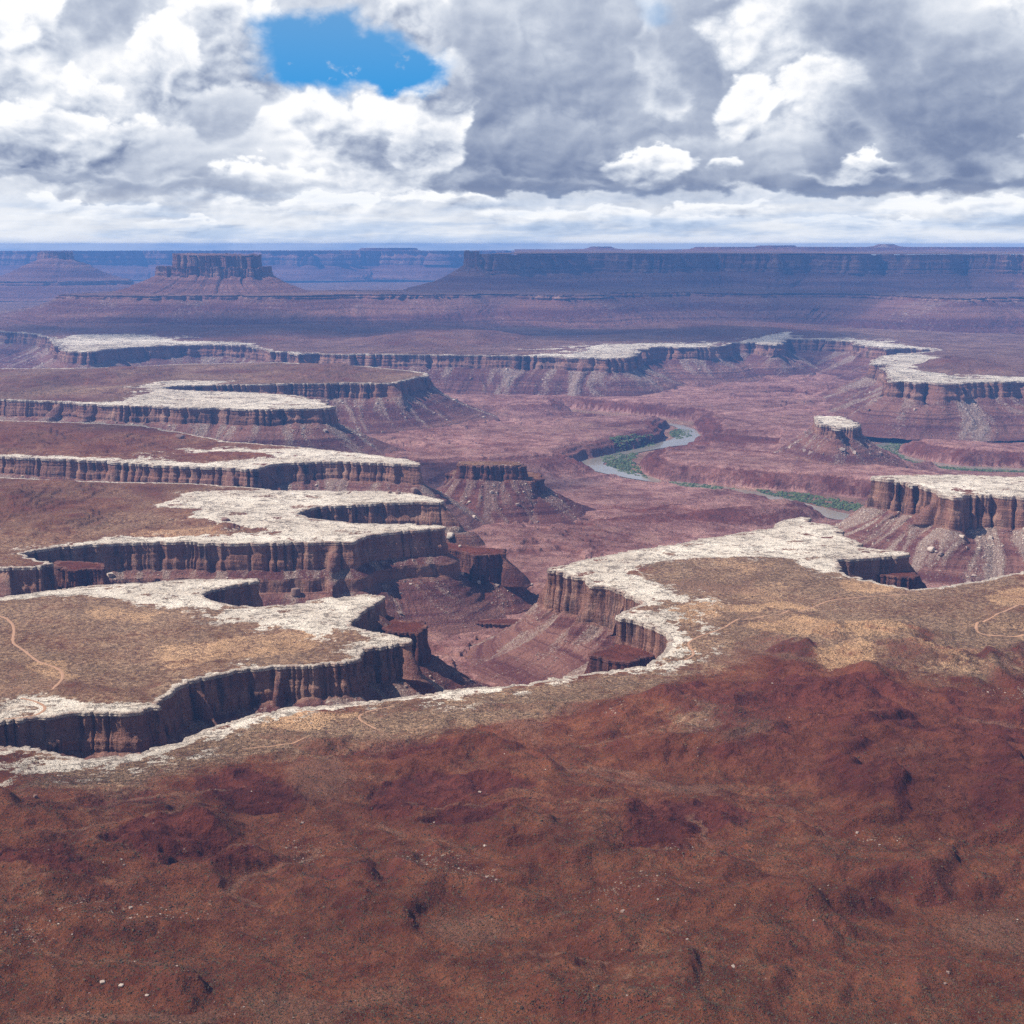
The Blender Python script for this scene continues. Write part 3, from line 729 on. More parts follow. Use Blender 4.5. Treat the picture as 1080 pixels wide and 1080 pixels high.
def near_top(X, Y, sd):
    dz = ER(X, Y, H); fl = ER(X, Y, FLOW); sl = ER(X, Y, SLOPE)
    dz = dz + 0.35 * fbm(X, Y, 7, 3, .6, 311)
    red = areas(NEAR_RED, ZW, X, Y, 9)
    # ribbed clay slopes
    ribs = fbm(X / 60 + Y / 130, Y / 22 - X / 140, 1.0, 4, .55, 321, ridged=True)
    dz = dz + red * 4.6 * ribs
    scarp = areas(NEAR_SCARP, ZW, X, Y, 7)
    dz = dz - 3.6 * scarp
    msk = np.zeros(X.shape + (4,)); gnd = np.zeros(X.shape + (3,))
    wh = areas(NEAR_WHITE, ZW, X, Y, 6)
    dz = dz * (1 - 0.85 * wh) + wh * 0.8 * fbm(X, Y, 18, 4, .6, 331)
    msk[..., 0] = mottle(wh, areas(NEAR_WHITE, ZW, X, Y, 52), X, Y, 1.0)
    msk[..., 1] = areas(NEAR_SAND, ZW, X, Y, 12) * .98 + .72 * areas(NEAR_SCRUB[:1], ZW, X, Y, 30) * sst(fbm(X, Y, 110, 4, .6, 341), -.05, .5)
    msk[..., 2] = np.clip(scarp * .8 + red * .5 + .45 * sst(sl, .22, .5) + .35 * sst(fbm(X, Y, 160, 4, .55, 342), .0, .6), 0, 1) * (1 - wh)
    msk[..., 3] = sst(fl, .55, .95) * .85
    gnd[..., 0] = np.clip(areas(NEAR_SCRUB, ZW, X, Y, 30) * .62 + .42 * (fbm(X, Y, 190, 5, .6, 343) + .35), 0, 1)
    gnd[..., 1] = areas(NEAR_OUT, ZW, X, Y, 9) * .42
    return dz, msk, gnd
rows_near = np.r_[np.arange(540, 1110, 0.62), np.arange(1112, 1900, 5)]
near = landform('near_bench', Pn, ZW, hc=44, ht=134, slope=35, seed=11, ds=0.85, amp=4.0, wl=48, mat=MAT_CLIFF, capmat=MAT_GROUND,
    top=near_top, ybounds=(90, 3600), xb=(-1150, 1150), res=2.0, rows=rows_near, blendw=190, colstep=.85, tilt=2.0, capt=5,
    parent_label='broad red and tan desert bench across the foreground with a pale rock rim', cat='bench', kind='structure')

def pD(pts, z): return np.array([[(a - 540.0) * (D * CP - z * SP) / F, D] for a, D in pts])
def simple_top(white=(), sand=(), red=(), scr=.5, z=ZW, soft=10, seed=500, relief=6.0, rs=160, mound=(), redbase=.2, ob=0.0, terr=0.0):
    def f(X, Y, sd):
        dz = relief * fbm(X, Y, rs, 6, .52, seed)
        for (mx, my, mr, mh) in mound:
            c = px(mx, my, z); rr_ = np.hypot(X - c[0], (Y - c[1]) * .55) / mr
            rr_ = rr_ + .25 * fbm(X, Y, mr * .6, 4, .6, seed + 5)
            h = mh * sst(rr_, 1.0, .2)
            dz = dz + h
        if terr:
            q = dz / terr; fl_ = np.floor(q); fr_ = q - fl_
            dz = terr * (fl_ + sst(fr_, .55, .8)) * .75 + dz * .25
        msk = np.zeros(X.shape + (4,)); gnd = np.zeros(X.shape + (3,))
        if white: msk[..., 0] = mottle(areas(white, z, X, Y, soft), areas(white, z, X, Y, soft * 5), X, Y, soft / 7)
        if sand: msk[..., 1] = areas(sand, z, X, Y, soft) * .8
        msk[..., 2] = np.clip(redbase + .5 * sst(fbm(X, Y, rs * 1.4, 4, .6, seed + 7), -.1, .6), 0, 1)
        if red: msk[..., 2] = np.maximum(msk[..., 2], areas(red, z, X, Y, soft) * (.42 + .5 * fbm(X, Y, rs * .35, 5, .65, seed + 17)))
        msk[..., 2] *= (1 - msk[..., 0])
        for (mx, my, mr, mh) in mound:
            c = px(mx, my, z); rr_ = np.hypot(X - c[0], (Y - c[1]) * .55) / mr
            msk[..., 2] = np.maximum(msk[..., 2], (.5 + .4 * fbm(X, Y, mr * .3, 4, .65, seed + 18)) * sst(rr_, 1.15, .7))
        msk[..., 3] = .55 * sst(fbm(X, Y, rs * .7, 4, .6, seed + 9, ridged=True), .45, .8)
        gnd[..., 0] = np.clip(scr + .35 * fbm(X, Y, rs, 4, .6, seed + 8), 0, 1)
        gnd[..., 1] = ob
        return dz * (1 - .8 * msk[..., 0]) , msk, gnd
    return f

# ------------------------------------------------------------------ mesas on both sides of the side canyon
m2 = [(-120, 774), (-60, 769), (0, 763), (45, 757), (84, 752), (128, 752), (145, 750), (167, 745), (176, 735), (186, 725), (200, 717), (230, 711), (255, 706), (300, 703), (345, 701), (362, 698),
    (378, 694), (384, 684), (402, 683), (432, 678), (433, 675), (420, 671), (404, 667), (388, 665), (372, 660), (371, 656), (380, 648), (390, 640), (405, 632), (407, 629), (398, 627), (375, 628), (345, 631), (330, 634), (318, 637), (300, 638), (270, 640),
    (240, 637), (222, 632), (213, 626), (222, 622), (245, 617), (262, 614), (275, 612), (272, 609), (240, 610), (200, 610), (150, 614), (100, 617), (50, 623), (0, 630), (-60, 633), (-120, 640)]
W2 = [[(-20, 626), (60, 617), (140, 611), (220, 606), (280, 607), (270, 616), (222, 625), (235, 640), (300, 641), (330, 632), (400, 625), (412, 630), (380, 652), (375, 662), (410, 664), (440, 675), (430, 684), (380, 690), (372, 690), (385, 672), (370, 664), (310, 664), (280, 656), (240, 650), (220, 640), (180, 640), (120, 630), (60, 628), (0, 634)],
    [(0, 745), (20, 734), (60, 738), (100, 740), (140, 742), (160, 742), (190, 722), (230, 706), (255, 703), (240, 712), (190, 730), (165, 750), (80, 757), (0, 765), (-60, 765)]]
S2 = [[(170, 680), (240, 672), (330, 660), (350, 672), (330, 690), (250, 694), (180, 704), (160, 694)], [(20, 698), (70, 698), (80, 716), (40, 718)], [(100, 640), (170, 645), (160, 658), (90, 655)]]
R2 = [[(0, 700), (20, 692), (60, 720), (130, 726), (170, 718), (160, 735), (60, 736), (0, 742)]]
mesa2 = landform('mesa', pxl(m2, ZW), ZW, hc=32, ht=134, tier=0, seed=23, ds=.85, amp=3.6, wl=44, mat=MAT_CLIFF, capmat=MAT_GROUND,
    top=simple_top(W2, S2, R2, .72, soft=7, seed=510, relief=3.0, rs=90, redbase=-.2), rows=np.arange(600, 790, .6), capt=5,
    parent_label='nearest sagebrush mesa with an orange track, pale cliff edge curving above the side canyon', cat='mesa', kind='structure', slope=36)

m3 = [(-120, 604), (-60, 600), (0, 599), (40, 598), (56, 594), (42, 591), (27, 588), (24, 584), (40, 580), (60, 577), (120, 573), (190, 571.5), (240, 573.5), (300, 572), (345, 571), (372, 571), (382, 566), (395, 563), (430, 560), (466, 558), (468, 556), (455, 554),
    (420, 553), (385, 552), (350, 549), (325, 546), (315, 541), (322, 536), (335, 533), (370, 531), (410, 530), (440, 529.5), (466, 530), (468, 528), (450, 523), (430, 519), (400, 517), (350, 517), (290, 517), (250, 513), (200, 510), (100, 508), (0, 503), (-60, 502), (-120, 502)]
W3 = [[(160, 533), (200, 520), (290, 516), (400, 514), (470, 526), (470, 532), (330, 532), (312, 541), (330, 548), (470, 552), (470, 562), (380, 575), (240, 578), (60, 580), (20, 584), (60, 574), (130, 566), (240, 566), (300, 560), (240, 552), (200, 545), (215, 538)]]
mesa3 = landform('mesa', pxl(m3, ZW), ZW, hc=34, ht=134, tier=16, seed=37, ds=1.1, amp=4.5, wl=52, mat=MAT_CLIFF, capmat=MAT_GROUND,
    top=simple_top(W3, [[(140, 558), (220, 553), (250, 560), (235, 567), (130, 568)]], [[(-20, 500), (150, 506), (180, 520), (110, 545), (-20, 560)]], .55, soft=9, seed=520, relief=8, rs=120, terr=3.5, mound=[(75, 549, 55, 9), (238, 556, 22, 7), (-10, 535, 90, 12), (40, 520, 120, 10)]), rows=np.arange(498, 606, .6),
    parent_label='second mesa back with a bright white slickrock tongue and a notched cliff', cat='mesa', kind='structure', capt=6)

m4 = [(-120, 480), (-60, 480), (0, 481), (60, 484), (110, 486), (160, 490), (200, 492), (240, 493.5), (262, 494.5), (272, 494), (280, 490.5), (300, 488.5), (345, 487), (400, 488), (442, 489.5), (444, 487.5), (430, 483), (400, 480), (350, 475), (300, 470), (250, 466), (200, 458), (150, 449), (100, 446), (0, 443), (-60, 441), (-120, 441)]
mesa4 = landform('mesa', pxl(m4, ZW), ZW, hc=32, ht=134, tier=0, seed=41, ds=1.5, amp=6, wl=64, mat=MAT_CLIFF, capmat=MAT_GROUND,
    top=simple_top([[(185, 475), (250, 472), (350, 473), (400, 477), (450, 486), (440, 493), (300, 492), (260, 496), (100, 490), (-20, 484), (0, 479), (120, 483), (220, 488), (290, 482), (280, 478)]], (), [[(-20, 446), (120, 446), (200, 468), (190, 478), (-20, 476)]], .4, soft=10, seed=530, relief=10, rs=160, terr=4, mound=[(20, 462, 120, 14), (120, 464, 90, 10), (188, 461, 16, 12)]),
    rows=np.arange(438, 500, .5), parent_label='third mesa back, thin white rim over a long straight streaked cliff', cat='mesa', kind='structure')

m5 = [(-120, 420), (-60, 420), (0, 421.5), (50, 423.5), (115, 428), (160, 429), (190, 430.5), (235, 430), (270, 432), (310, 431), (345, 430), (351, 428), (335, 421), (310, 416), (270, 413.5), (230, 412.5), (185, 411), (166, 409), (190, 407), (230, 405.5), (270, 405), (310, 404.5), (360, 404), (400, 404.5), (420, 404),
    (430, 400), (440, 397.5), (453, 396.5), (450, 393), (420, 390), (380, 386), (300, 382), (200, 384), (100, 388), (0, 388), (-60, 388), (-120, 388)]
mesa5 = landform('mesa', pxl(m5, ZW), ZW, hc=36, ht=128, tier=0, seed=53, ds=2.0, amp=10, wl=95, mat=MAT_CLIFF_MID, capmat=MAT_GROUND_MID,
    top=simple_top([[(60, 427), (130, 423), (180, 408), (300, 416), (350, 425), (350, 434), (190, 434), (0, 426), (-30, 420)], [(145, 409), (170, 403), (240, 402), (200, 410)]], (), [[(-20, 400), (60, 405), (60, 412), (-20, 416)]], .5, soft=12, seed=540, relief=14, rs=220, terr=5, mound=[(30, 404, 160, 12), (330, 392, 200, 14), (120, 395, 220, 12)]),
    rows=np.arange(380, 438, .4), slope=32, parent_label='wide mesa in the left middle distance with a cream tongue above purple banded slopes', cat='mesa', kind='structure')

m9 = [(923, 504), (917, 503.5), (921, 502), (940, 501), (1000, 500), (1080, 503), (1180, 505), (1180, 524), (1080, 523), (1050, 521), (1020, 521), (1004, 524), (990, 520), (984, 516), (975, 514), (968, 510.5), (962, 512), (952, 507.5), (945, 509), (938, 505.5)]
mesa9 = landform('mesa', pxl(m9, ZW), ZW, hc=48, ht=134, tier=0, seed=61, ds=1.3, amp=8, wl=70, mat=MAT_CLIFF, capmat=MAT_GROUND, fanw=1.7,
    top=simple_top([[(900, 490), (1200, 490), (1200, 530), (900, 530)]], (), (), .3, soft=10, seed=550, relief=2), slope=35,
    rows=np.arange(496, 530, .5), parent_label='white topped mesa at the right edge with fluted red cliff above rubble', cat='mesa', kind='structure')

# ------------------------------------------------------------------ far bench (beyond the river basin)
farp = [(-220, 345), (-120, 345), (-60, 346), (0, 349), (30, 351), (50, 354.5), (54, 359), (66, 366), (74, 370), (95, 371), (112, 368), (150, 365), (190, 363.5), (232, 363), (262, 364), (270, 367), (280, 371), (300, 371), (314, 374), (330, 372), (360, 373), (420, 373.5), (500, 374.5), (560, 375.5), (600, 377), (640, 378), (664, 377),
    (668, 373), (674, 369), (700, 366), (735, 366), (765, 364.5), (772, 361), (795, 361), (818, 364), (836, 357.5), (870, 358), (898, 360), (903, 363), (928, 366), (934, 368), (960, 367), (987, 369), (975, 371), (945, 373), (925, 376), (914, 380), (922, 384), (938, 385), (937, 391), (932, 399), (938, 402), (965, 404), (1000, 404), (1035, 403), (1080, 402), (1180, 401), (1300, 401)]
Pf = pxl(farp, ZW)
Pf = np.vstack([Pf, [[9000, Pf[-1, 1]], [9000, 9500], [-9000, 9500], [-9000, Pf[0, 1]]]])
WF = [[(60, 372), (55, 358), (80, 353), (150, 354), (200, 360), (270, 362), (262, 368), (190, 366), (110, 371)], [(270, 366), (300, 371), (336, 373), (300, 376)], [(480, 378), (610, 372), (620, 366), (640, 363), (700, 362), (760, 361), (730, 367), (680, 370), (660, 382), (560, 380)],
    [(760, 365), (790, 358), (830, 352), (835, 357), (900, 358), (960, 364), (990, 368), (900, 368)], [(910, 384), (920, 375), (970, 372), (1000, 381), (960, 385), (975, 392), (1010, 396), (1100, 398), (1200, 400), (1080, 407), (930, 406)]]
farb = landform('far_bench', Pf, ZW, hc=42, ht=132, tier=0, seed=71, ds=3.2, amp=20, wl=160, mat=MAT_CLIFF_WRIM, capmat=MAT_GROUND_FAR,
    top=simple_top(WF, (), (), .30, soft=22, seed=560, relief=12, rs=700, mound=[(470, 356, 420, 34), (300, 350, 500, 22), (180, 345, 500, 22), (60, 340, 500, 25), (1010, 385, 160, 20), (760, 345, 600, 20)], redbase=.1),
    ybounds=(3300, 8000), xb=(-5200, 5200), res=9.0, rows=np.r_[np.arange(276.5, 284, 1.2), np.arange(284, 410, .45)], beyond=True, colstep=1.0, gul=1.4,
    parent_label='far bench beyond the river with white rim patches over long purple talus walls', cat='bench', kind='structure', slope=33)

ub = [(66, 7050), (64, 6850), (80, 6750), (110, 6720), (160, 6650), (230, 6720), (300, 6680), (380, 6850), (440, 6800), (520, 6950), (590, 6720), (640, 7050), (720, 7200), (800, 7000), (860, 7150), (920, 6950), (985, 6500), (1010, 6450), (1100, 6600), (1300, 6500), (1300, 12500), (480, 12500), (478, 7600), (320, 7560), (140, 7560)]
landform('terraced_slope', pD(ub, -237), -237, hc=13, ht=135, tier=0, seed=83, ds=5, amp=60, wl=460, mat=MAT_CLIFF_FAR, capmat=MAT_GROUND_FAR, slope=21, capt=4,
    top=simple_top((), (), (), .3, z=-237, seed=570, relief=8, rs=500), cap_flag=0, ybounds=(6000, 8600), xb=(-4200, 5200), res=14, rows=np.arange(292, 320, .5), beyond=True, colstep=1.3, gul=.6, fanw=.45, tilt=5,
    parent_label='low terraced slope running along the foot of the distant buttes', cat='slope', kind='structure')
plat = [(508, 7950), (512, 7850), (520, 7780), (548, 7850), (560, 8100), (620, 8350), (700, 8200), (760, 8400), (820, 8100), (850, 8250), (880, 8000), (905, 7950), (930, 8150), (960, 7800), (1000, 7780), (1020, 7950), (1060, 7650), (1120, 7750), (1400, 7600), (1400, 14500), (560, 14500), (512, 8500)]
landform('high_plateau', pD(plat, -52), -52, hc=76, ht=188, tier=12, seed=97, ds=4, amp=48, wl=340, rough=7, mat=MAT_CLIFF_FAR, capmat=MAT_GROUND_FAR, slope=24, capt=12,
    top=simple_top((), (), (), .35, z=-52, seed=580, relief=7, rs=500, redbase=0), cap_flag=0, ybounds=(7200, 9600), xb=(-1500, 5600), res=12, rows=np.arange(262.5, 275, .3), beyond=True, colstep=1.3, fanw=.35, tilt=7, gul=.8,
    parent_label='long flat plateau across the right horizon with a broken tower at its left end', cat='plateau', kind='structure')
esc = [(-700, 15500), (-100, 15200), (60, 14600), (150, 15600), (260, 15000), (330, 14500), (380, 15200), (450, 14700), (540, 15500), (900, 16000), (900, 30000), (-700, 30000)]
landform('blue_escarpment', pD(esc, -62), -62, hc=90, ht=280, tier=40, seed=101, ds=12, amp=140, wl=900, mat=MAT_CLIFF_FAR, capmat=MAT_GROUND_FAR, slope=20, capt=15,
    top=simple_top((), (), (), .2, z=-99, seed=590, relief=10, rs=1500), cap_flag=0, ybounds=(12000, 18500), xb=(-9000, 4500), res=40, rows=np.arange(262.5, 272, .4), beyond=True, colstep=1.5, fanw=.3, tilt=7,
    parent_label='pale blue escarpment along the left horizon behind the buttes', cat='escarpment', kind='structure')
landform('blue_mesa', pD([(380, 16000), (388, 15800), (410, 15700), (432, 15850), (440, 16000), (430, 16500), (392, 16500)], -38), -38, hc=14, ht=62, seed=103, ds=12, amp=15, wl=500, mat=MAT_CLIFF_FAR, capmat=MAT_GROUND_FAR, slope=22, cap_flag=0,
    rows=np.arange(260.5, 264.5, .3), parent_label='low blue table mesa rising above the far escarpment left of centre', cat='mesa', kind='structure')
landform('lone_butte', pD([(183, 7320), (184, 7250), (205, 7215), (214, 7235), (232, 7240), (240, 7205), (262, 7230), (273, 7280), (268, 7370), (230, 7420), (190, 7390)], -49), -49, hc=84, ht=205, tier=14, seed=107, ds=2.5, amp=14, wl=90, rough=10, mat=MAT_CLIFF_FAR, capmat=MAT_GROUND_FAR, slope=25,
    cap_flag=0, rows=np.arange(264, 272, .25), capt=8, fanw=.3, tilt=14, parent_label='big flat topped butte with sheer ragged cliff on a wide cone, left of centre', cat='butte')
sh = landform('shoulder_rock', pD([(165, 7300), (169, 7220), (200, 7170), (262, 7175), (287, 7270), (284, 7390), (230, 7460), (172, 7420)], -112), -112, hc=44, ht=130, tier=0, seed=109, ds=3, amp=16, wl=90, rough=12, mat=MAT_CLIFF_FAR, capmat=MAT_GROUND_FAR, slope=25,
    cap_flag=0, rows=np.arange(272, 284, .3), capt=6, fanw=.3, tilt=10, parent=bpy.data.objects['lone_butte'])
landform('distant_butte', pD([(40, 10500), (42, 10400), (60, 10350), (76, 10400), (78, 10500), (60, 10650), (44, 10600)], -50), -50, hc=50, ht=215, tier=0, seed=113, ds=5, amp=18, wl=160, rough=9, mat=MAT_CLIFF_FAR, capmat=MAT_GROUND_FAR, slope=27,
    cap_flag=0, rows=np.arange(263, 270, .3), capt=8, fanw=.3, tilt=12, parent_label='smaller hazy blue butte with a narrow cap near the left edge', cat='butte')
landform('low_terrace', pD([(-160, 10000), (-20, 9900), (60, 9850), (100, 10000), (135, 10200), (140, 10800), (60, 11600), (-160, 11600)], -252), -252, hc=22, ht=115, tier=0, seed=127, ds=8, amp=30, wl=500, mat=MAT_CLIFF_FAR, capmat=MAT_GROUND_FAR, slope=16,
    cap_flag=0, rows=np.arange(286, 300, .4), capt=8, fanw=.3, parent_label='broad blue terrace beneath the small distant butte on the left', cat='terrace', kind='structure')
landform('cliff_tower', pD([(489, 7830), (493, 7790), (503, 7785), (507, 7830), (504, 7890), (492, 7890)], -42), -42, hc=82, ht=205, seed=117, ds=2.5, amp=9, wl=60, mat=MAT_CLIFF_FAR, capmat=MAT_GROUND_FAR, slope=27,
    cap_flag=0, rows=np.arange(261, 268, .3), capt=6, fanw=.3, tilt=8, rough=18, parent_label='ragged tower standing at the left tip of the long distant plateau', cat='rock tower')
# knolls on the plateau skyline
for nm, pts, z, lab in (('skyline_knoll', [(735, 11900), (760, 11700), (800, 11800), (850, 11700), (900, 11900), (1000, 11700), (1250, 12000), (1250, 14400), (735, 14400)], -22, 'dark wooded rise along the plateau skyline on the right'),
                        ('skyline_knoll', [(798, 12500), (815, 12400), (838, 12500), (835, 13200), (800, 13200)], -8, 'small dark knoll on the plateau skyline left of the pale dome'),
                        ('pale_dome', [(926, 12300), (934, 12200), (942, 12300), (942, 12700), (928, 12700)], 4, 'small pale rounded dome of rock on the right skyline'),
                        ('skyline_knoll', [(622, 13500), (630, 13400), (645, 13500), (645, 14100), (625, 14100)], -18, 'tiny dark knoll on the skyline above the plateau middle')):
    landform(nm, pD(pts, z), z, hc=6, ht=45, seed=131 + len(pts), ds=8, amp=14, wl=260, mat=MAT_CLIFF_WRIM if nm == 'pale_dome' else MAT_CLIFF_FAR, capmat=MAT_GROUND_FAR, slope=20, cap_flag=1.0 if nm == 'pale_dome' else 0,
        top=(lambda X, Y, sd: (0 * X, np.stack([1 + 0 * X, 0 * X, 0 * X, 0 * X], -1), np.zeros(X.shape + (3,)))) if nm == 'pale_dome' else None,
        rows=np.arange(254.5, 262.5, .25) if z > -20 and z < 0 else np.arange(256, 264, .25), fanw=1.0 if nm == 'pale_dome' else .2, ledge=.4, parent_label=lab, cat='knoll' if nm != 'pale_dome' else 'rock dome')

# ------------------------------------------------------------------ buttes and spurs in the basin
turk = landform('mushroom_butte', pxl([(859, 441), (863, 438), (884, 438.5), (901, 443.5), (907, 447), (899, 451), (888, 450), (882, 452), (874, 448), (866, 447)], -405), -405, hc=22, ht=92, seed=137, ds=1.0, amp=6.5, wl=30, flare=.6, rough=2.5, mat=MAT_CLIFF_MID, capmat=MAT_GROUND,
    top=simple_top([[(840, 430), (920, 430), (920, 460), (840, 460)]], seed=600, relief=1, z=-405), slope=44, capt=10, rows=np.arange(434, 456, .4), tilt=1.5, parent_label='small butte with a white mushroom cap on a red rubble cone beside the river', cat='butte', fanw=.6)
mb = landform('walled_butte', pxl([(482, 490), (498, 491), (515, 491.4), (540, 491), (552.5, 490.3), (553, 487), (520, 485.5), (484, 486)], -392), -392, hc=24, ht=100, seed=139, ds=1.2, amp=6, wl=40, rough=4.0, slope=43, flare=.2, fanw=1.5, mat=MAT_CLIFF_DARK, capmat=MAT_GROUND,
    top=simple_top(seed=601, relief=1, z=-392), rows=np.arange(483, 494, .4), tilt=2, cap_flag=.6, parent_label='lone dark red butte with a flat walled top in the middle of the basin', cat='butte')
landform('lower_tier', pxl([(470, 500), (482, 503), (520, 507), (548, 506), (560, 508), (574, 505), (570, 499), (540, 495), (480, 495)], -421), -421, hc=24, ht=80, seed=149, ds=1.2, amp=5, wl=50, mat=MAT_CLIFF_DARK, capmat=MAT_GROUND,
    top=simple_top(seed=602, relief=1, z=-421), rows=np.arange(492, 510, .4), cap_flag=0, slope=30, parent=mb['root'])
sp = [('rock_spur', [(440, 566), (462, 574), (500, 585), (532, 583), (533, 578), (505, 576), (470, 570), (450, 562)], -410, 40, 'dark red spur below the tip of the notched white mesa'),
      ('rock_spur', [(395, 655), (412, 668), (440, 668), (451, 660), (448, 655), (425, 655), (405, 648)], -390, 34, 'small dark red spur tucked under the nearest mesa tip'),
      ('rock_spur', [(652, 672), (640, 683), (624, 686), (623, 690), (640, 696), (665, 698), (690, 690), (680, 675)], -396, 34, 'dark red spur wedged below the right hand rim'),
      ('rock_spur', [(600, 676), (575, 677), (552, 676), (549, 680), (570, 684), (595, 683), (612, 679)], -448, 12, 'short dark ledge on the rubble slope in the side canyon'),
      ('rock_spur', [(555, 653), (530, 652), (500, 654), (492, 657), (520, 658), (550, 658), (562, 656)], -476, 9, 'thin dark ledge on the floor of the side canyon'),
      ('rock_spur', [(925, 606), (945, 609), (962, 611), (968, 607), (960, 602), (930, 600)], -392, 30, 'dark red step under the notch of the right rim'),
      ('rock_spur', [(55, 596), (75, 602), (92, 600), (108, 600), (110, 594), (85, 592), (60, 591)], -382, 30, 'broken rock fins in front of the cliff at the left edge')]
for k, (nm, pts, z, hc_, lab) in enumerate(sp):
    landform(nm, pxl(pts, z), z, hc=hc_, ht=max(hc_ + 12, -z * -1 * 0 + (504 + z)), seed=151 + k * 3, ds=.8, amp=3.0, wl=32, mat=MAT_CLIFF_DARK, capmat=MAT_GROUND, cap_flag=0, capt=3, fanw=.6,
        top=simple_top(seed=610 + k, relief=1.5, rs=40, z=z, redbase=.7, scr=.2), rows=np.arange(min(p[1] for p in pts) - 2, max(p[1] for p in pts) + 2, .5), parent_label=lab, cat='rock spur', group='dark red rock spurs under the rims')

# ------------------------------------------------------------------ basin floor and river valley
ZF, ZV = -487.0, -517.0
valley = [(706, 449), (700, 456), (703, 461), (700, 466), (670, 474), (640, 480), (612, 486), (604, 491), (625, 499), (660, 505), (700, 511), (760, 517), (800, 526), (850, 540), (870, 547), (930, 552), (960, 545), (930, 530),
    (905, 526), (870, 521), (840, 518), (800, 515), (760, 512), (700, 507), (686, 503), (680, 498), (674, 493), (678, 486), (700, 478), (728, 469), (742, 463), (738, 457), (735, 452), (732, 447)]
gorge = [(732, 449), (706, 450), (690, 446), (640, 441), (600, 435), (592, 431), (660, 436), (705, 441), (735, 445)]
valley2 = [(1200, 459), (1080, 460.5), (1000, 461.5), (930, 463), (905, 466), (920, 475), (945, 487), (980, 493), (1010, 497), (1080, 499), (1200, 501), (1200, 496), (1080, 494), (1020, 491.5), (985, 487), (955, 481), (948, 474), (960, 469), (1000, 466.5), (1080, 465), (1200, 464)]
VR = []
for pts, w in ((valley, 1), (gorge, 1), (valley2, 1)):
    P = pxl(pts, ZV)
    C, d = rim_outline(P, 6, 700, 7, 130)
    VR.append((Raster(C, 6.0, C[:, 0].min() - 500, C[:, 0].max() + 500, C[:, 1].min() - 500, C[:, 1].max() + 500), C))
def valley_sd(X, Y): return np.maximum.reduce([r(X, Y) for r, _ in VR])
def floor_top(X, Y, sd=None):
    v = valley_sd(X, Y)
    d = -v
    nearside = sst((valley_sd(X, Y + 40) - v) / 40, .15, .7)
    wv = X + 120 * fbm(X, Y, 500, 3, .5, 801); wu = Y + 120 * fbm(X, Y, 500, 3, .5, 802)
    base = 15 * fbm(wv, wu, 620, 6, .55, 803) + 7 * fbm(wv, wu, 170, 5, .6, 804, ridged=True)
    chn = fbm(wv * .8 + wu * .2, wu, 560, 4, .5, 812, ridged=True)
    inc = sst(chn, .62, .82)
    base = base - 13 * inc
    terr = 5.5
    q = base / terr; fl_ = np.floor(q); fr_ = q - fl_
    base = terr * (fl_ + sst(fr_, .74, .90))
    base = base + 1.2 * fbm(X, Y, 40, 4, .6, 805)
    rise = 5.0 + base * sst(d, 30, 500)
    dd = d + 16 * fbm(X, Y, 110, 6, .65, 806)
    bank = sst(dd, 2, 13) * .62 + sst(dd, 22, 30) * .22 + sst(dd, 44, 60) * .16
    bank = bank * (1 - nearside) + nearside * (sst(dd, 0, 12) * .10 + .9 * sst(dd, 20, 900))
    Z = np.where(v > 60, ZV, ZV + (ZF - ZV + rise) * bank) + .5 * fbm(X, Y, 30, 3, .6, 807)
    msk = np.zeros(X.shape + (4,)); gnd = np.zeros(X.shape + (3,))
    msk[..., 2] = np.clip(.12 + .9 * fbm(wv, wu, 330, 5, .6, 808) + .4 * inc + .3 * sst(np.abs(fr_ - .74), .16, .05), 0, 1) * sst(bank, 0, .2) + .55 * (bank > .03) * (bank < .9) * (1 - nearside)
    msk[..., 1] = (1 - sst(dd, -4, 6)) * .18
    msk[..., 3] = np.clip(.42 * sst(fbm(wv, wu, 240, 5, .6, 809), .0, .5) + 0.55 * (1 - sst(dd, -6, 4)), 0, 1)
    gnd[..., 0] = np.clip(.22 + .3 * fbm(X, Y, 300, 4, .6, 810), 0, 1) * (v < 0) + .5 * (v >= 0)
    gnd[..., 2] = sst(v, 0, 14) * sst(fbm(X, Y, 160, 3, .6, 811), -.25, .3) * .45
    return Z, msk, gnd
azs = np.arange(-math.radians(29), math.radians(29), math.atan(1 / F) * 0.95)
rad = row_range(np.r_[np.arange(392, 560, .4), np.arange(560, 760, .8), np.arange(762, 1500, 8)], ZF)
A, Rr = np.meshgrid(azs, rad); X = np.sin(A) * Rr; Y = np.cos(A) * Rr
Z, msk, gnd = floor_top(X, Y)
MAT_FLOOR = ground_material('basin_floor_ground', 2.2, soil_a=(0.195, 0.075, 0.062), soil_b=(0.47, 0.25, 0.205))
fo = mesh_obj('canyon_floor', np.stack([X, Y, Z], -1).reshape(-1, 3), quads(*X.shape)[:, ::-1], MAT_FLOOR, None, {'msk': msk.reshape(-1, 4), 'gnd': gnd.reshape(-1, 3)})
tag(fo, 'purple red ledgy basin floor between the mesas and the river', 'canyon floor', kind='structure')
log('floor', len(fo.data.vertices))

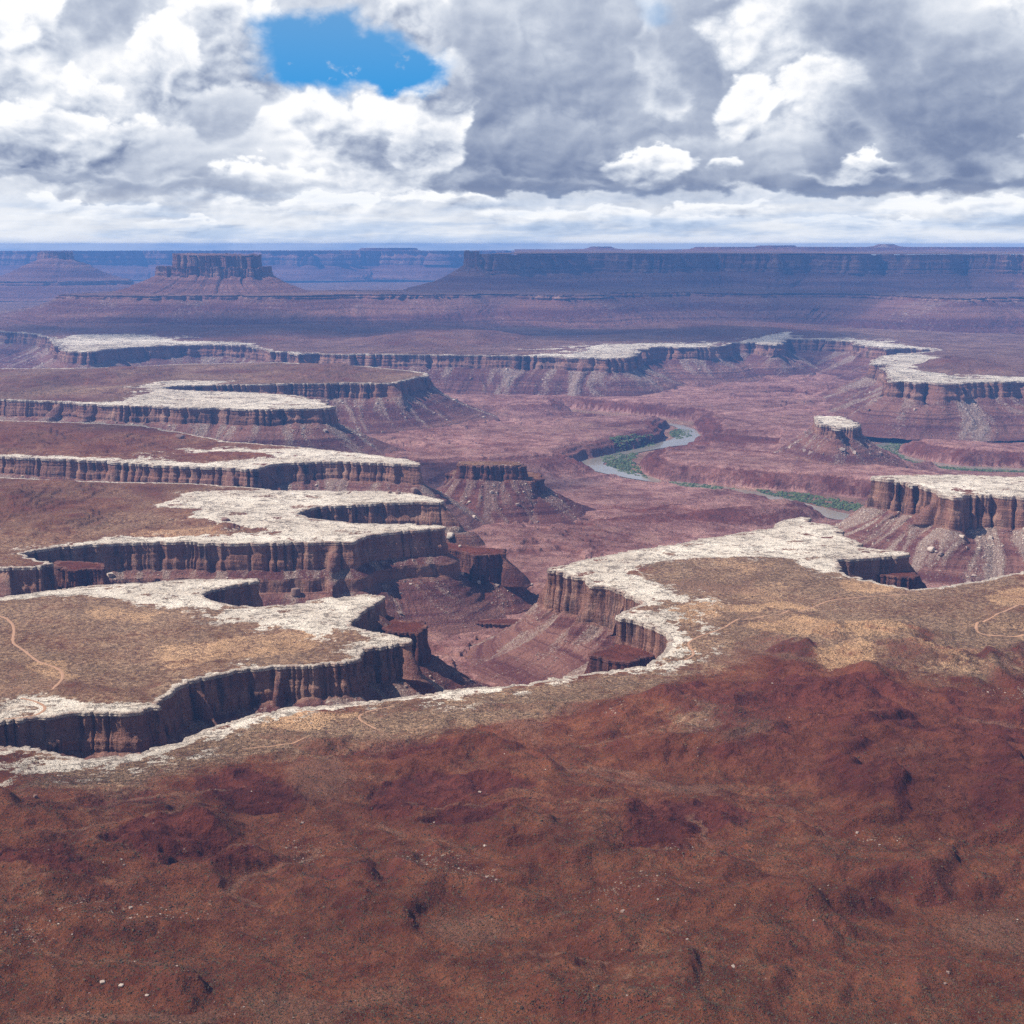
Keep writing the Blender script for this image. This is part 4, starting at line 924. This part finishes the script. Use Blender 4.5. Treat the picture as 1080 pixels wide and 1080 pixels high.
# river water
def ribbon(name, pts, widths, z, mat, ds=6.0, lift=0.0, zf=None):
    P = pxl(pts, z); L = np.r_[0, np.cumsum(np.hypot(*np.diff(P, axis=0).T))]
    n = int(L[-1] / ds); s = np.linspace(0, L[-1], n)
    C = np.c_[np.interp(s, L, P[:, 0]), np.interp(s, L, P[:, 1])]; W = np.interp(s, L, widths)
    k = np.exp(-.5 * (np.arange(-12, 13) / 4.0) ** 2); k /= k.sum()
    Cp = np.pad(C, ((12, 12), (0, 0)), mode='edge'); C = np.c_[np.convolve(Cp[:, 0], k, 'valid'), np.convolve(Cp[:, 1], k, 'valid')]
    T = np.gradient(C, axis=0); T /= np.hypot(T[:, 0], T[:, 1])[:, None] + 1e-9; Nn = np.c_[T[:, 1], -T[:, 0]]
    W = W * (1 + .15 * gn(s / 60, s * 0, 5))
    cols = np.linspace(-.5, .5, 5)
    V = []
    for c in cols:
        q = C + Nn * (W * c)[:, None]
        zz = np.full(n, z + lift) if zf is None else zf(q[:, 0], q[:, 1]) + lift
        V.append(np.c_[q, zz])
    V = np.array(V).reshape(-1, 3)
    o = mesh_obj(name, V, quads(5, n), mat, None, {'one': np.ones(len(V))})
    if o.data.polygons[0].normal.z < 0: o.data.flip_normals()
    return o, C
mw, N = new_mat('muddy_water')
g = N.n('ShaderNodeNewGeometry')
b = finish(N, N.mix(N.noise(g.outputs['Position'], .01, 3, .6), (.20, .165, .12), (.30, .26, .20)), .12, N.noise(g.outputs['Position'], .25, 3, .6), .15, 1.0, .5)
rv, RC = ribbon('river', [(905, 549), (880, 544), (855, 537), (835, 531), (800, 522), (770, 517), (740, 513.5), (700, 508.5), (670, 503), (640, 496.5), (620, 491.5), (622, 488), (650, 481), (680, 474), (700, 470), (720, 466.5), (733, 462), (728, 455), (715, 449), (690, 445), (650, 440)],
    [60, 60, 55, 40, 40, 42, 45, 45, 55, 70, 70, 60, 40, 45, 60, 90, 90, 50, 30, 25, 20], ZV, mw, lift=1.4)
tag(rv, 'brown river winding through the basin with a pale reflecting bend', 'river', kind='structure')
rv2, _ = ribbon('river', [(1180, 462), (1080, 463), (1000, 464.5), (950, 467), (930, 471), (938, 479), (965, 487), (1010, 493.5), (1080, 496.5), (1180, 498)], [60, 60, 60, 60, 55, 50, 50, 50, 50, 50], ZV, mw, lift=1.4)
tag(rv2, 'river loop curling behind the right hand mesa', 'river', kind='structure')
#DETAIL
# ------------------------------------------------------------------ survey rays: where a feature of the photograph stands on the built land
bpy.context.view_layer.update()
DG = bpy.context.evaluated_depsgraph_get()
def cast(x, y):
    u, v = x - 540, y - 540
    d = Vector((u, F * CP - v * SP, -(F * SP + v * CP))).normalized()
    h = sc.ray_cast(DG, Vector((0, 0, 0)), d, distance=60000)
    return np.array(h[1]) if h[0] else None
def near_z(X, Y):
    sd = near['R'](X, Y); dzt, _, _ = near_top_fast(X, Y)
    return near['zrim'](X, Y) + dzt * sst(sd, 4, 190 * near['u']) - .5 * (1 - sst(sd, 3, 10 * near['u']))
def near_top_fast(X, Y):
    dz = ER(X, Y, H) + 0.35 * fbm(X, Y, 7, 3, .6, 311)
    red = areas(NEAR_RED, ZW, X, Y, 9)
    dz = dz + red * 4.6 * fbm(X / 60 + Y / 130, Y / 22 - X / 140, 1.0, 4, .55, 321, ridged=True)
    dz = dz - 3.6 * areas(NEAR_SCARP, ZW, X, Y, 7)
    wh = areas(NEAR_WHITE, ZW, X, Y, 5)
    return dz * (1 - 0.85 * wh) + wh * 0.8 * fbm(X, Y, 18, 4, .6, 331), red, wh

# jeep tracks, draped over the benches
mroad, N = new_mat('packed_sand')
g = N.n('ShaderNodeNewGeometry'); n_ = N.noise(g.outputs['Position'], .3, 4, .6)
finish(N, N.mix(n_, (.30, .15, .085), (.44, .26, .16)), .97)
def track(pts, width, label, jitter=4.0):
    P3 = [cast(*p) for p in pts]; P = np.array([p for p in P3 if p is not None])
    L = np.r_[0, np.cumsum(np.hypot(*np.diff(P[:, :2], axis=0).T))]
    n = max(12, int(L[-1] / 1.5)); s = np.linspace(0, L[-1], n)
    C = np.c_[np.interp(s, L, P[:, 0]), np.interp(s, L, P[:, 1])]
    k = np.exp(-.5 * (np.arange(-16, 17) / 6.0) ** 2); k /= k.sum()
    Cp = np.pad(C, ((16, 16), (0, 0)), mode='edge'); C = np.c_[np.convolve(Cp[:, 0], k, 'valid'), np.convolve(Cp[:, 1], k, 'valid')]
    C = C + np.c_[gn(s / 45, s * 0, 3), gn(s / 45, s * 0 + 5, 4)] * jitter * .5
    T = np.gradient(C, axis=0); T /= np.hypot(T[:, 0], T[:, 1])[:, None] + 1e-9; Nn = np.c_[T[:, 1], -T[:, 0]]
    W = width * .62 * (1 + .35 * gn(s / 9, s * 0, 8)); V = []
    for c in np.linspace(-.5, .5, 5):
        q = C + Nn * (W * c)[:, None]; z = np.empty(n)
        for i in range(n):
            h = sc.ray_cast(DG, Vector((q[i, 0], q[i, 1], -200)), Vector((0, 0, -1)), distance=250)
            z[i] = h[1][2] if h[0] else ZW
        V.append(np.c_[q, z + .22 - abs(c) * .25])
    o = mesh_obj('dirt_track', np.array(V).reshape(-1, 3), quads(5, n), mroad, None, {'one': np.ones(5 * n)})
    if o.data.polygons[0].normal.z < 0: o.data.flip_normals()
    return tag(o, label, 'dirt track', kind='structure')
track([(-12, 648), (4, 651), (14, 658), (16, 664), (13, 672), (12, 678), (22, 684), (32, 692), (44, 698), (58, 704), (68, 710), (66, 716), (58, 724), (54, 729)], 4.2, 'orange jeep track winding over the nearest mesa at the left edge')
track([(0, 758), (20, 758), (38, 755), (50, 749), (48, 743), (36, 738), (18, 736)], 4.0, 'pale track looping near the rim at the left edge')
track([(720, 697), (733, 691), (728, 683), (724, 678), (735, 672), (755, 665), (790, 652), (830, 646), (860, 639), (880, 632), (920, 629), (960, 627)], 3.8, 'pale jeep track curving along the foreground bench behind the right rim')
track([(1090, 672), (1060, 671), (1035, 670), (1028, 662), (1034, 655), (1050, 650), (1065, 642), (1090, 634)], 4.5, 'reddish track loop close to the right edge of the bench')
track([(400, 770), (385, 765), (376, 758), (380, 752), (395, 748), (420, 744)], 3.2, 'pale track bend beside the near canyon rim')
track([(250, 790), (290, 788), (315, 780), (330, 776)], 2.6, 'faint tan track below the near canyon rim')
log('tracks')

# clouds overhead, out of the frame: they throw the soft shade over the foreground and the far plateau
mc = bpy.data.materials.new('cloud_vapour'); mc.use_nodes = True; nt = mc.node_tree; nt.nodes.clear()
pv = nt.nodes.new('ShaderNodeVolumePrincipled'); mo = nt.nodes.new('ShaderNodeOutputMaterial')
pv.inputs['Color'].default_value = (1, 1, 1, 1); pv.inputs['Density'].default_value = .0014
nt.links.new(pv.outputs[0], mo.inputs['Volume'])
import bmesh
def cloud(cx, cy, rx, ry, label, zc=2100.0, rz=230.0, seed=1, dens=1):
    """shade centre on the ground (cx, cy): the cloud hangs up-sun of it"""
    k = (zc + 400) / sd_[2]
    bm = bmesh.new(); bmesh.ops.create_icosphere(bm, subdivisions=5, radius=1.0)
    V = np.array([v.co[:] for v in bm.verts])
    r = 1 + .42 * fbm(V[:, 0] * 2 + seed * 9, V[:, 1] * 2 + V[:, 2] * 1.3, 1, 5, .62, seed)
    V = V * r[:, None]; V[:, 2] = np.where(V[:, 2] < 0, V[:, 2] * .35, V[:, 2])
    V = V * [rx, ry, rz]
    for v, c in zip(bm.verts, V): v.co = c
    me = bpy.data.meshes.new('cloud'); bm.to_mesh(me); bm.free(); me.materials.append(mc)
    for p in me.polygons: p.use_smooth = True
    o = bpy.data.objects.new('cloud', me); sc.collection.objects.link(o)
    o.location = (cx + sd_[0] * k, cy + sd_[1] * k, zc)
    return tag(o, label, 'cloud', 'clouds drifting over the canyon')
CL = [(60, 640, 640, 300, 'broad cloud overhead shading the foreground'), (420, 900, 260, 110, 'cloud overhead shading the right foreground'), (-300, 930, 260, 90, 'cloud overhead shading the left foreground'),
      (1000, 7900, 1900, 1250, 'long cloud shading the far plateau'), (-900, 6100, 1500, 450, 'cloud shading the foot of the big butte'), (-500, 2950, 420, 200, 'small cloud over the left middle mesas'), (700, 5800, 700, 400, 'cloud over the far bench')]
for i, (cx, cy, rx, ry, lab) in enumerate(CL): cloud(cx, cy, rx, ry, lab, seed=40 + i, rz=100 if cy < 2000 else 620)

# ------------------------------------------------------------------ rocks, brush and thickets
def lumps(name, P, S, mat, seed=0, kind='rock', flat=.8, label='', cat='', okind='stuff', var=None):
    """many small irregular solids in one mesh"""
    rng = np.random.default_rng(seed)
    if kind == 'rock':
        base = np.array([[-1, -1, -1], [1, -1, -1], [1, 1, -1], [-1, 1, -1], [-1, -1, 1], [1, -1, 1], [1, 1, 1], [-1, 1, 1]]) * .5
        fc = np.array([[0, 3, 2, 1], [4, 5, 6, 7], [0, 1, 5, 4], [1, 2, 6, 5], [2, 3, 7, 6], [3, 0, 4, 7]])
    else:
        base = np.array([[1, 0, -.3], [.5, .87, -.3], [-.5, .87, -.3], [-1, 0, -.3], [-.5, -.87, -.3], [.5, -.87, -.3], [.5, .3, .6], [-.4, .5, .6], [0, -.55, .6]]) * .5
        fc = np.array([[0, 1, 6, 6], [1, 2, 7, 6], [2, 3, 7, 7], [3, 4, 8, 7], [4, 5, 8, 8], [5, 0, 6, 8], [6, 7, 8, 8]])
        fc = np.array([[0, 1, 6], [1, 7, 6], [1, 2, 7], [2, 3, 7], [3, 8, 7], [3, 4, 8], [4, 5, 8], [5, 6, 8], [5, 0, 6], [6, 7, 8]])
    n = len(P); nb = len(base)
    V = base[None] + rng.uniform(-.17, .17, (n, nb, 3))
    V = V * (S[:, None, None] * rng.uniform([.7, .7, flat * .6], [1.3, 1.3, flat * 1.2], (n, 3))[:, None, :])
    a = rng.uniform(0, 2 * math.pi, n); c, s_ = np.cos(a), np.sin(a)
    if kind == 'rock':
        t = rng.uniform(-.45, .45, n); ct, st = np.cos(t), np.sin(t)
        Vx = V[..., 0] * ct[:, None] + V[..., 2] * st[:, None]; Vz = -V[..., 0] * st[:, None] + V[..., 2] * ct[:, None]; V = np.stack([Vx, V[..., 1], Vz], -1)
    V = np.stack([V[..., 0] * c[:, None] - V[..., 1] * s_[:, None], V[..., 0] * s_[:, None] + V[..., 1] * c[:, None], V[..., 2]], -1) + P[:, None, :]
    Fa = (fc[None] + (np.arange(n) * nb)[:, None, None]).reshape(-1, fc.shape[1])
    tone = np.repeat(rng.uniform(0, 1, n) if var is None else var, nb)
    o = mesh_obj(name, V.reshape(-1, 3), Fa, mat, None, {'tone': tone}, smooth=False)
    return tag(o, label, cat, kind=okind)
mrock, N = new_mat('loose_rock'); t = N.attr('tone', 'Fac'); g = N.n('ShaderNodeNewGeometry')
cc = N.mix(t, (.20, .11, .085), (.55, .44, .35)); finish(N, N.mix(.5, cc, N.mix(N.noise(g.outputs['Position'], .8, 3, .6), (.6, .6, .6), (1.4, 1.4, 1.4)), 'MULTIPLY'), .95)
mbrush, N = new_mat('desert_brush'); t = N.attr('tone', 'Fac'); finish(N, N.mix(t, (.040, .028, .016), (.13, .09, .05)), .95)
mthick, N = new_mat('green_thicket'); t = N.attr('tone', 'Fac'); finish(N, N.mix(t, (.045, .062, .026), (.11, .135, .05)), .9)

# rubble on the talus
RP = []; RS = []; RT = []
for pts, fan, nm, u in TALUS_PTS:
    nl, n, _ = pts.shape
    if nm in ('far_bench', 'terraced_slope', 'high_plateau', 'blue_escarpment', 'blue_mesa', 'lone_butte', 'shoulder_rock', 'distant_butte', 'low_terrace', 'skyline_knoll', 'pale_dome'):
        if nm != 'far_bench': continue
    flat = pts.reshape(-1, 3); fw = fan.reshape(-1)
    m_ = 4000 if nm == 'far_bench' else int(min(9000, n * (3 if 'butte' in nm or 'tier' in nm or 'spur' in nm else 8)))
    idx = RNG.choice(len(flat), m_, p=(fw + .06) / (fw + .06).sum())
    q = flat[idx].copy(); q[:, :2] += RNG.normal(0, .5, (m_, 2))
    dist = np.hypot(q[:, 0], q[:, 1])
    sz = (RNG.pareto(2.9, m_) * .6 + .55) * np.clip(dist / 1900, .7, 2.0); sz = np.minimum(sz, 5.5 * np.clip(dist / 1900, .8, 1.6))
    RP.append(q); RS.append(sz); RT.append(np.clip(fw[idx] * .55 + RNG.uniform(0, .55, m_), 0, 1))
RP = np.vstack(RP); RS = np.concatenate(RS); RT = np.concatenate(RT)
ok = RP[:, 2] > ZF - 6
lumps('talus_rubble', RP[ok], RS[ok], mrock, 3, label='broken pale blocks strewn over the slopes under the rims', cat='rubble', var=RT[ok])
log('rubble', len(RP))

# desert brush across the near bench and the nearest mesa
n = 520000
yy = RNG.uniform(575, 1290, n); xx = RNG.uniform(-20, 1100, n)
u_, v_ = xx - 540, yy - 540
dd = -ZW / (F * SP + v_ * CP); X = u_ * dd; Y = (F * CP - v_ * SP) * dd
d3, red, wh = near_top_fast(X, Y)
dens = .40 + .55 * areas(NEAR_SCRUB, ZW, X, Y, 30) + .5 * fbm(X, Y, 60, 4, .6, 901) - .35 * red - .75 * wh
ok = (near['R'](X, Y) > 12) & (RNG.uniform(0, 1, n) < dens)
X, Y = X[ok], Y[ok]; Z = near_z(X, Y)
S = RNG.uniform(.28, .85, len(X)) * np.where(RNG.uniform(0, 1, len(X)) < .05, 1.8, 1)
lumps('desert_brush', np.c_[X, Y, Z + S * .12], S, mbrush, 5, kind='bush', label='low dark blackbrush dotted over the foreground bench', cat='brush')
log('brush', len(X))
# stones on the bench
n = 6500
yy = RNG.uniform(690, 1250, n); xx = RNG.uniform(-10, 1090, n); u_, v_ = xx - 540, yy - 540
dd = -ZW / (F * SP + v_ * CP); X = u_ * dd; Y = (F * CP - v_ * SP) * dd
ok = (near['R'](X, Y) > 14) & (RNG.uniform(0, 1, n) < .04 + .9 * areas(NEAR_OUT, ZW, X, Y, 12) + .12 * sst(ER(X, Y, FLOW), .5, .9))
X, Y = X[ok], Y[ok]; S = RNG.pareto(3, len(X)) * .6 + .5
S = S * .75; lumps('scattered_stones', np.c_[X, Y, near_z(X, Y) + S * .05], np.minimum(S, 1.6), mrock, 6, flat=.6, label='pale stones scattered in the dry washes of the foreground', cat='stones', var=RNG.uniform(.1, .8, len(X)))

# green thickets along the river
TH = [[(800, 517), (850, 521), (912, 533), (912, 542), (870, 535), (830, 526), (800, 521)], [(633, 482), (650, 479), (672, 478), (668, 488), (680, 500), (684, 505), (660, 500), (640, 491)], [(700, 508), (740, 511), (775, 516), (760, 518), (715, 513)],
      [(705, 457), (715, 452), (730, 455), (728, 461), (712, 464)], [(925, 471), (950, 470), (948, 478), (958, 485), (940, 483)], [(640, 474), (690, 467), (694, 470), (650, 478)], [(960, 463), (1090, 461.5), (1090, 463), (960, 465)], [(950, 484), (985, 491), (1010, 494), (1090, 497.5), (1090, 499), (1005, 497), (960, 489)], [(935, 466), (1000, 464.8), (1090, 463), (1090, 465), (1000, 467), (940, 470)]]
TP = []
for poly in TH:
    P = pxl(poly, ZV); x0, y0 = P.min(0); x1, y1 = P.max(0)
    R = Raster(P, 6, x0 - 30, x1 + 30, y0 - 30, y1 + 30)
    m_ = int(min(6000, (x1 - x0) * (y1 - y0) / 22)); X = RNG.uniform(x0, x1, m_); Y = RNG.uniform(y0, y1, m_)
    k = (R(X, Y) + 14 * fbm(X, Y, 40, 3, .6, 77) > 0) & (fbm(X, Y, 30, 3, .6, 78) > -.25); TP.append(np.c_[X[k], Y[k]])
TP = np.vstack(TP); S = RNG.uniform(3, 8, len(TP)); z_ = floor_top(TP[:, 0], TP[:, 1])[0]
lumps('river_thicket', np.c_[TP, z_ + S * .15], S, mthick, 9, kind='bush', label='green tamarisk and willow thickets lining the river', cat='thicket')
log('thickets', len(TP))

# boulders one can pick out
def boulder(x, y, size, label, tone=.8, squash=.8, seed=1, name='boulder', tall=False):
    c = cast(x, y)
    if c is None: return
    dist = np.linalg.norm(c); r = size * dist / F / 2 * .9
    bm = bmesh.new(); bmesh.ops.create_cube(bm, size=1.5); bmesh.ops.subdivide_edges(bm, edges=bm.edges[:], cuts=5, use_grid_fill=True)
    rng = np.random.default_rng(seed)
    V = np.array([v.co[:] for v in bm.verts]); l = np.linalg.norm(V, axis=1)[:, None]
    V = V * (1 - .35 * (l - .75))                         # worn corners
    for _ in range(5):                                     # broken faces
        nrm = rng.normal(size=3); nrm /= np.linalg.norm(nrm); d = rng.uniform(.5, .75); e = V @ nrm - d; V = V - np.where(e > 0, e, 0)[:, None] * nrm * .85
    V += .10 * np.c_[fbm(V[:, 0] * 3 + V[:, 2] * 2, V[:, 1] * 3 + seed, 1, 3, .6, seed), fbm(V[:, 1] * 3 + V[:, 2] * 2, V[:, 0] * 3, 1, 3, .6, seed + 1), fbm(V[:, 0] * 3 - V[:, 1], V[:, 2] * 4, 1, 3, .6, seed + 2)]
    V *= [r, r * .9, r * squash]
    for v, q in zip(bm.verts, V): v.co = q
    me = bpy.data.meshes.new(name); bm.to_mesh(me); bm.free(); me.materials.append(mrock)
    at = me.attributes.new('tone', 'FLOAT', 'POINT'); at.data.foreach_set('value', np.full(len(V), tone, np.float32))
    for p in me.polygons: p.use_smooth = len(V) > 0
    o = bpy.data.objects.new(name, me); sc.collection.objects.link(o)
    o.location = (c[0], c[1], c[2] + r * squash * .45); o.rotation_euler = (0, 0, rng.uniform(0, 6))
    tag(o, label, name.replace('_', ' '))
BL = [(982, 581, 10, 'large pale boulder resting on the bench beneath the fluted right cliff', .9, .8), (992, 585, 8, 'smaller dark red block beside the large pale boulder', .3, .7),
      (475, 567, 11, 'rounded pale rock capping the ledge below the notched mesa tip', 1.0, .9), (438, 519, 13, 'large dark boulder at the tip of the white slickrock', .1, .7), (420, 521, 7, 'dark boulder left of the largest one on the white slickrock', .15, .8), (411, 520, 7, 'dark boulder farthest left on the white slickrock tip', .15, .7),
      (238, 549, 14, 'dark red knob on the orange flat of the second mesa', .05, .4), (190, 462, 12, 'dark lone block on the long rim behind the second mesa', .05, .6), (485, 577, 5, 'small pale block on the ledge right of the rounded rock', .8, .8), (505, 615, 7, 'pale boulder on the rubble slope under the dark spur', 1.0, .9), (487, 606, 6, 'pale boulder higher on the rubble slope', .9, .8),
      (500, 546, 6, 'pale block low on the rubble under the walled butte', .9, .8), (518, 520, 6, 'pale block high on the rubble under the walled butte', .9, .8), (495, 530, 5, 'pale block midway down under the walled butte', .85, .7),
      (312, 627, 13, 'dark pointed rock below the cliff between two mesas', .1, 1.0), (128, 1040, 7, 'white boulder in the lower left foreground', .9, .5), (108, 1036, 8, 'flat pale slab left of the white boulder', .7, .3), (155, 1050, 6, 'flat pale slab right of the white boulder', .65, .3), (37, 841, 6, 'dark round shrub by the left wash, shaped as a boulder', .05, .8),  # the dark round one by the wash is a shrub, built with the boulder shape
      ]
for i, (x, y, sz, lab, tn, sq) in enumerate(BL): boulder(x, y, sz, lab, tn, sq, 300 + i)
log('boulders')
# ------------------------------------------------------------------ air
bpy.ops.mesh.primitive_cube_add(size=1)
hz = bpy.context.object; hz.name = 'haze'; hz.scale = (30000, 20400, 572); hz.location = (0, 8000, -560 + 286)
hz.data.name = 'haze'
m = bpy.data.materials.new('haze'); m.use_nodes = True; nt = m.node_tree; nt.nodes.clear()
pv = nt.nodes.new('ShaderNodeVolumePrincipled'); mo = nt.nodes.new('ShaderNodeOutputMaterial')
pv.inputs['Color'].default_value = (0.17, 0.42, 1.0, 1); pv.inputs['Density'].default_value = 6.8e-5; pv.inputs['Anisotropy'].default_value = 0.0
nt.links.new(pv.outputs[0], mo.inputs['Volume']); hz.data.materials.append(m)
tag(hz, 'blue haze over the canyon country', 'haze', kind='stuff')
log('done')
